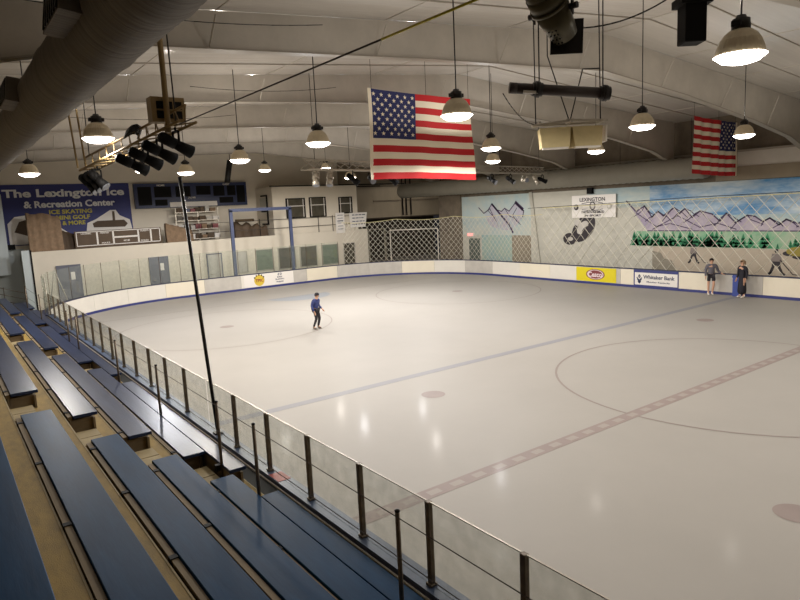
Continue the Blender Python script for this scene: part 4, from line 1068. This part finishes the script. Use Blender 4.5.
# cables
mb = MB(); mb.line([(4.02,3.6,6.56),(4.25,5.0,6.65),(3.9,8.0,6.55),(3.42,10.6,6.3)], .012, 6)
YR = mat('yellow_rope', (206,190,60), rough=.6)
pA, pB = Vector((3.84,3.7,6.476)), Vector((3.42,10.7,6.30))
mb.bm.free(); mb = MB(); mb.tube(pA, pA.lerp(pB,.22), .012, 6)
o = mb.build('guy_cable', YR); tag(o, 'bright yellow section of the slanting cable running in from the top edge', 'cable')
mb = MB(); mb.tube(pA.lerp(pB,.22), pB, .010, 6)
o = mb.build('guy_cable', CABLE); tag(o, 'dark section of the slanting cable reaching the left truss', 'cable')
def sag(name, a, b, s_, r_, label, n=14):
    a, b = Vector(a), Vector(b); mb = MB()
    mb.line([a.lerp(b, i/n)+Vector((0,0,-s_*4*(i/n)*(1-i/n))) for i in range(n+1)], r_, 5)
    o = mb.build(name, BLKM); tag(o, label, 'cable')
sag('drooping_wire', (5.5,4.4,6.55), (6.6,3.75,6.95), .12, .008, 'black wire drooping from the big spotlight to the right')
sag('drooping_wire', (6.8,6.6,6.35), (8.8,7.8,6.15), .1, .008, 'thin wire drooping from the black tube to the beige speakers')
for k, (x0, x1, Y_) in enumerate(((1.5,6.5,11.0),(6.0,10.5,17.2),(4.0,9.6,23.0))):
    sag('ceiling_wire', (x0, Y_, 8.0+.04*x0), (x1, Y_, 8.0+.05*x1), .12, .008, ['sagging wire under the ceiling beyond the nearest beam','sagging wire under the ceiling left of the large flag','faint sagging wire under the ceiling above the scoreboard'][k])

# ------------------------------------------------------------------ people
def skin_obj(name, J, E_, m, parent, root_i=0, sub=1, local=True):
    bm = bmesh.new(); lay = bm.verts.layers.skin.verify(); vs = [bm.verts.new(j[0]) for j in J]
    for a, b in E_: bm.edges.new((vs[a], vs[b]))
    for i, j in enumerate(J):
        r_ = j[1]; vs[i][lay].radius = (r_, r_) if not isinstance(r_, tuple) else r_
        vs[i][lay].use_root = (i == root_i)
    me = bpy.data.meshes.new(name); bm.to_mesh(me); bm.free(); me.materials.append(m)
    o = bpy.data.objects.new(name, me); link(o); o.parent = parent
    md = o.modifiers.new('skin', 'SKIN'); md.use_smooth_shade = True
    sd = o.modifiers.new('sub', 'SUBSURF'); sd.levels = sub; sd.render_levels = sub
    return o
def person(loc, rotz, H, label, P, top_m, leg_m, shoe_m, hair_m, coat=False, cap_m=None, shorts=False, ponytail=False, skates=True):
    """P: joints for a 1.75 m figure facing -Y, x to its left"""
    root = empty('person', loc, label, 'person'); root.rotation_euler = (0,0,rotz); k = H/1.75; root.scale = (k,k,k)
    base = {'pel':(0,0,.95),'ab':(0,0,1.10),'ch':(0,-.01,1.30),'nk':(0,0,1.47),'hd0':(0,-.015,1.56),'hd1':(0,-.02,1.66),
            'sL':(.19,0,1.40),'eL':(.24,.03,1.13),'wL':(.25,-.06,.88),'sR':(-.19,0,1.40),'eR':(-.24,.03,1.13),'wR':(-.25,-.06,.88),
            'hL':(.09,0,.92),'kL':(.11,-.04,.52),'aL':(.11,.02,.12),'hR':(-.09,0,.92),'kR':(-.11,-.04,.52),'aR':(-.11,.02,.12)}
    base.update(P); V = {a: Vector(b) for a, b in base.items()}
    J = []; E_ = []; idx = {}
    def add(n, r_, par=None, v=None):
        J.append((tuple(v if v is not None else V[n]), r_)); idx[n] = len(J)-1
        if par: E_.append((idx[par], idx[n]))
    add('pel', (.14,.10)); add('ab', (.125,.09), 'pel'); add('ch', (.15,.105), 'ab'); add('nk', .055, 'ch'); add('hd0', (.07,.08), 'nk'); add('hd1', (.075,.09), 'hd0')
    for s in 'LR':
        add('s'+s, .06, 'ch'); add('e'+s, .042, 's'+s); add('w'+s, .028, 'e'+s)
        add('h'+s, .085, 'pel'); add('k'+s, .058, 'h'+s); add('a'+s, .04, 'k'+s)
        ft = V['a'+s]+Vector((0,-.15,-.07)); add('t'+s, .035, 'a'+s, ft)
        d = (V['w'+s]-V['e'+s]).normalized(); pm = V['w'+s]+d*.07; add('p'+s, (.035,.018), 'w'+s, pm)
        side = Vector((0,1,0)); side = (side-d*side.dot(d)).normalized(); inn = d.cross(side)*(1 if s == 'L' else -1)
        for f, (o_, l_) in enumerate(((-.03,.075),(-.01,.085),(.01,.08),(.03,.062))):
            q = pm+side*o_+d*.02; add('f%d%s' % (f,s), .009, 'p'+s, q)
            add('g%d%s' % (f,s), .008, 'f%d%s' % (f,s), q+d*l_*.6+inn*.012); add('i%d%s' % (f,s), .007, 'g%d%s' % (f,s), q+d*l_+inn*.035)
        q = V['w'+s]+d*.03-side*.035; add('th0'+s, .010, 'w'+s, q); add('th1'+s, .009, 'th0'+s, q+d*.045-side*.02+inn*.01)
    skin_obj('body', J, E_, SKIN, root)
    hd = V['hd0'].lerp(V['hd1'], .5)
    mb = MB(); mb.tube(hd+Vector((0,-.085,.01)), hd+Vector((0,-.115,-.02)), .008, 8, r2=.017); mb.build('nose', SKIN, root, local=True)
    for sx in (-1,1):
        mb = MB(); mb.sphere(hd+Vector((.032*sx,-.085,.02)), .011, 8); mb.build('eye', EYE, root, local=True)
        mb = MB(); mb.sphere(hd+Vector((.082*sx,.0,-.005)), .03, 8, (.4,.8,1)); mb.build('ear', SKIN, root, local=True)
    mb = MB(); mb.sphere(hd+Vector((0,-.088,-.045)), .02, 8, (1.3,.4,.4)); mb.build('mouth', MAROON, root, local=True)
    mb = MB(); mb.sphere(hd+Vector((0,.02,.035)), .105, 14, (.93,1.05,1.0))
    bmesh.ops.delete(mb.bm, geom=[v for v in mb.bm.verts if v.co.y < hd.y-.055 and v.co.z < hd.z+.06], context='VERTS')
    if ponytail: mb.sphere(hd+Vector((0,.15,.02)), .045, 10, (.8,1,1.3)); mb.sphere(hd+Vector((0,.17,-.05)), .035, 10, (.8,.8,1.6))
    mb.build('hair', hair_m, root, local=True)
    if cap_m:
        mb = MB(); mb.lathe([(0,.155),(.06,.145),(.1,.11),(.115,.06),(.112,.04)], hd); mb.build('cap', cap_m, root, local=True)
    J = []; E_ = []; idx = {}
    add('pel', (.165,.125)); add('ab', (.155,.12), 'pel'); add('ch', (.175,.125), 'ab'); 
    nk = V['nk']+Vector((0,0,.0)); add('cv', (.165,.13), 'ch', V['ch'].lerp(nk,.5)); add('nk', .072, 'cv', nk)
    if coat:
        for n_, z_, r_ in (('c1',.7,.19),('c2',.4,.21),('c3',.12,.22)):
            add(n_, (r_, r_*.85), {'c1':'pel','c2':'c1','c3':'c2'}[n_], Vector((V['pel'].x, V['pel'].y, z_)))
    for s in 'LR':
        add('s'+s, .085, 'cv'); add('e'+s, .062, 's'+s); add('w'+s, .046, 'e'+s, V['w'+s].lerp(V['e'+s], .04))
    skin_obj('coat' if coat else 'jacket', J, E_, top_m, root)
    if not coat:
        J = []; E_ = []; idx = {}
        add('pel', (.15,.115))
        for s in 'LR':
            add('h'+s, .10, 'pel'); 
            if shorts: add('k'+s, .085, 'h'+s, V['k'+s].lerp(V['h'+s], .25))
            else: add('k'+s, .072, 'h'+s); add('a'+s, .052, 'k'+s)
        skin_obj('shorts' if shorts else 'trousers', J, E_, leg_m, root)
    for s in 'LR':
        a = V['a'+s]; J = []; E_ = []; idx = {}
        add('x', .058, None, a+Vector((0,0,.06))); add('y', .055, 'x', a+Vector((0,0,-.05))); add('z', .045, 'y', a+Vector((0,-.13,-.07))); add('w', .035, 'z', a+Vector((0,-.19,-.07)))
        bt = skin_obj('skate' if skates else 'shoe', J, E_, shoe_m, root)
        if skates:
            mb = MB(); mb.box(a.x-.004, a.x+.004, a.y-.22, a.y+.08, 0.0, .04); mb.build('blade', STEEL, bt, local=True)
    return root
JB = mat('jacket_blue', (64,76,138), rough=.7, noise=.5, nscale=12); TR = mat('trousers_dark', (44,40,46), rough=.8)
GRT = mat('shirt_grey', (108,104,112), rough=.8, noise=.3, nscale=8); COATM = mat('coat_black', (26,24,34), rough=.75)
person((12.33,22.82,0), .35, 1.52, 'person skating alone in a blue jacket, dark trousers and dark cap', {'kL':(.12,-.10,.52),'aL':(.15,.04,.12),'kR':(-.10,-.10,.52),'aR':(-.13,.08,.12),'ch':(0,-.05,1.29),'nk':(0,-.07,1.46),'hd0':(.02,-.10,1.55),'hd1':(.02,-.12,1.65),'sL':(.19,-.04,1.39),'sR':(-.19,-.04,1.39),'wL':(.2,-.22,.95),'wR':(-.22,-.1,.86)}, JB, TR, mat('skate_grey',(120,110,104),rough=.5), HAIRD, cap_m=TR)
person((29.35,15.25,0), -.9, 1.76, 'person in a grey top and dark shorts leaning on the far boards', {'wL':(.42,-.10,1.03),'eL':(.3,.02,1.12),'kL':(.10,-.10,.52),'aL':(.06,.02,.12),'kR':(-.12,-.02,.52)}, GRT, TR, SIGNW, HAIRD, shorts=True)
person((29.3,13.8,0), -1.9, 1.74, 'person with tied-back hair in a long black coat beside the far boards', {}, COATM, TR, SIGNW, HAIRL, coat=True, ponytail=True)
mb = MB(); mb.box(29.55,29.72,13.98,14.35,.0,.98); mb.box(29.53,29.72,13.96,14.37,.86,.94); o = mb.build('gate_pad', mat('pad_blue',(58,76,150),rough=.6)); tag(o, 'upright blue pad against the far boards behind the person in black', 'pad')

# ------------------------------------------------------------------ world and view
w = bpy.data.worlds.new('world'); scene.world = w; w.use_nodes = True
w.node_tree.nodes['Background'].inputs[0].default_value = (.9,.9,1,1); w.node_tree.nodes['Background'].inputs[1].default_value = .02
scene.view_settings.view_transform = 'Standard'; scene.view_settings.look = 'None'
scene.view_settings.exposure = 0; scene.view_settings.gamma = 1; scene.view_settings.use_curve_mapping = False
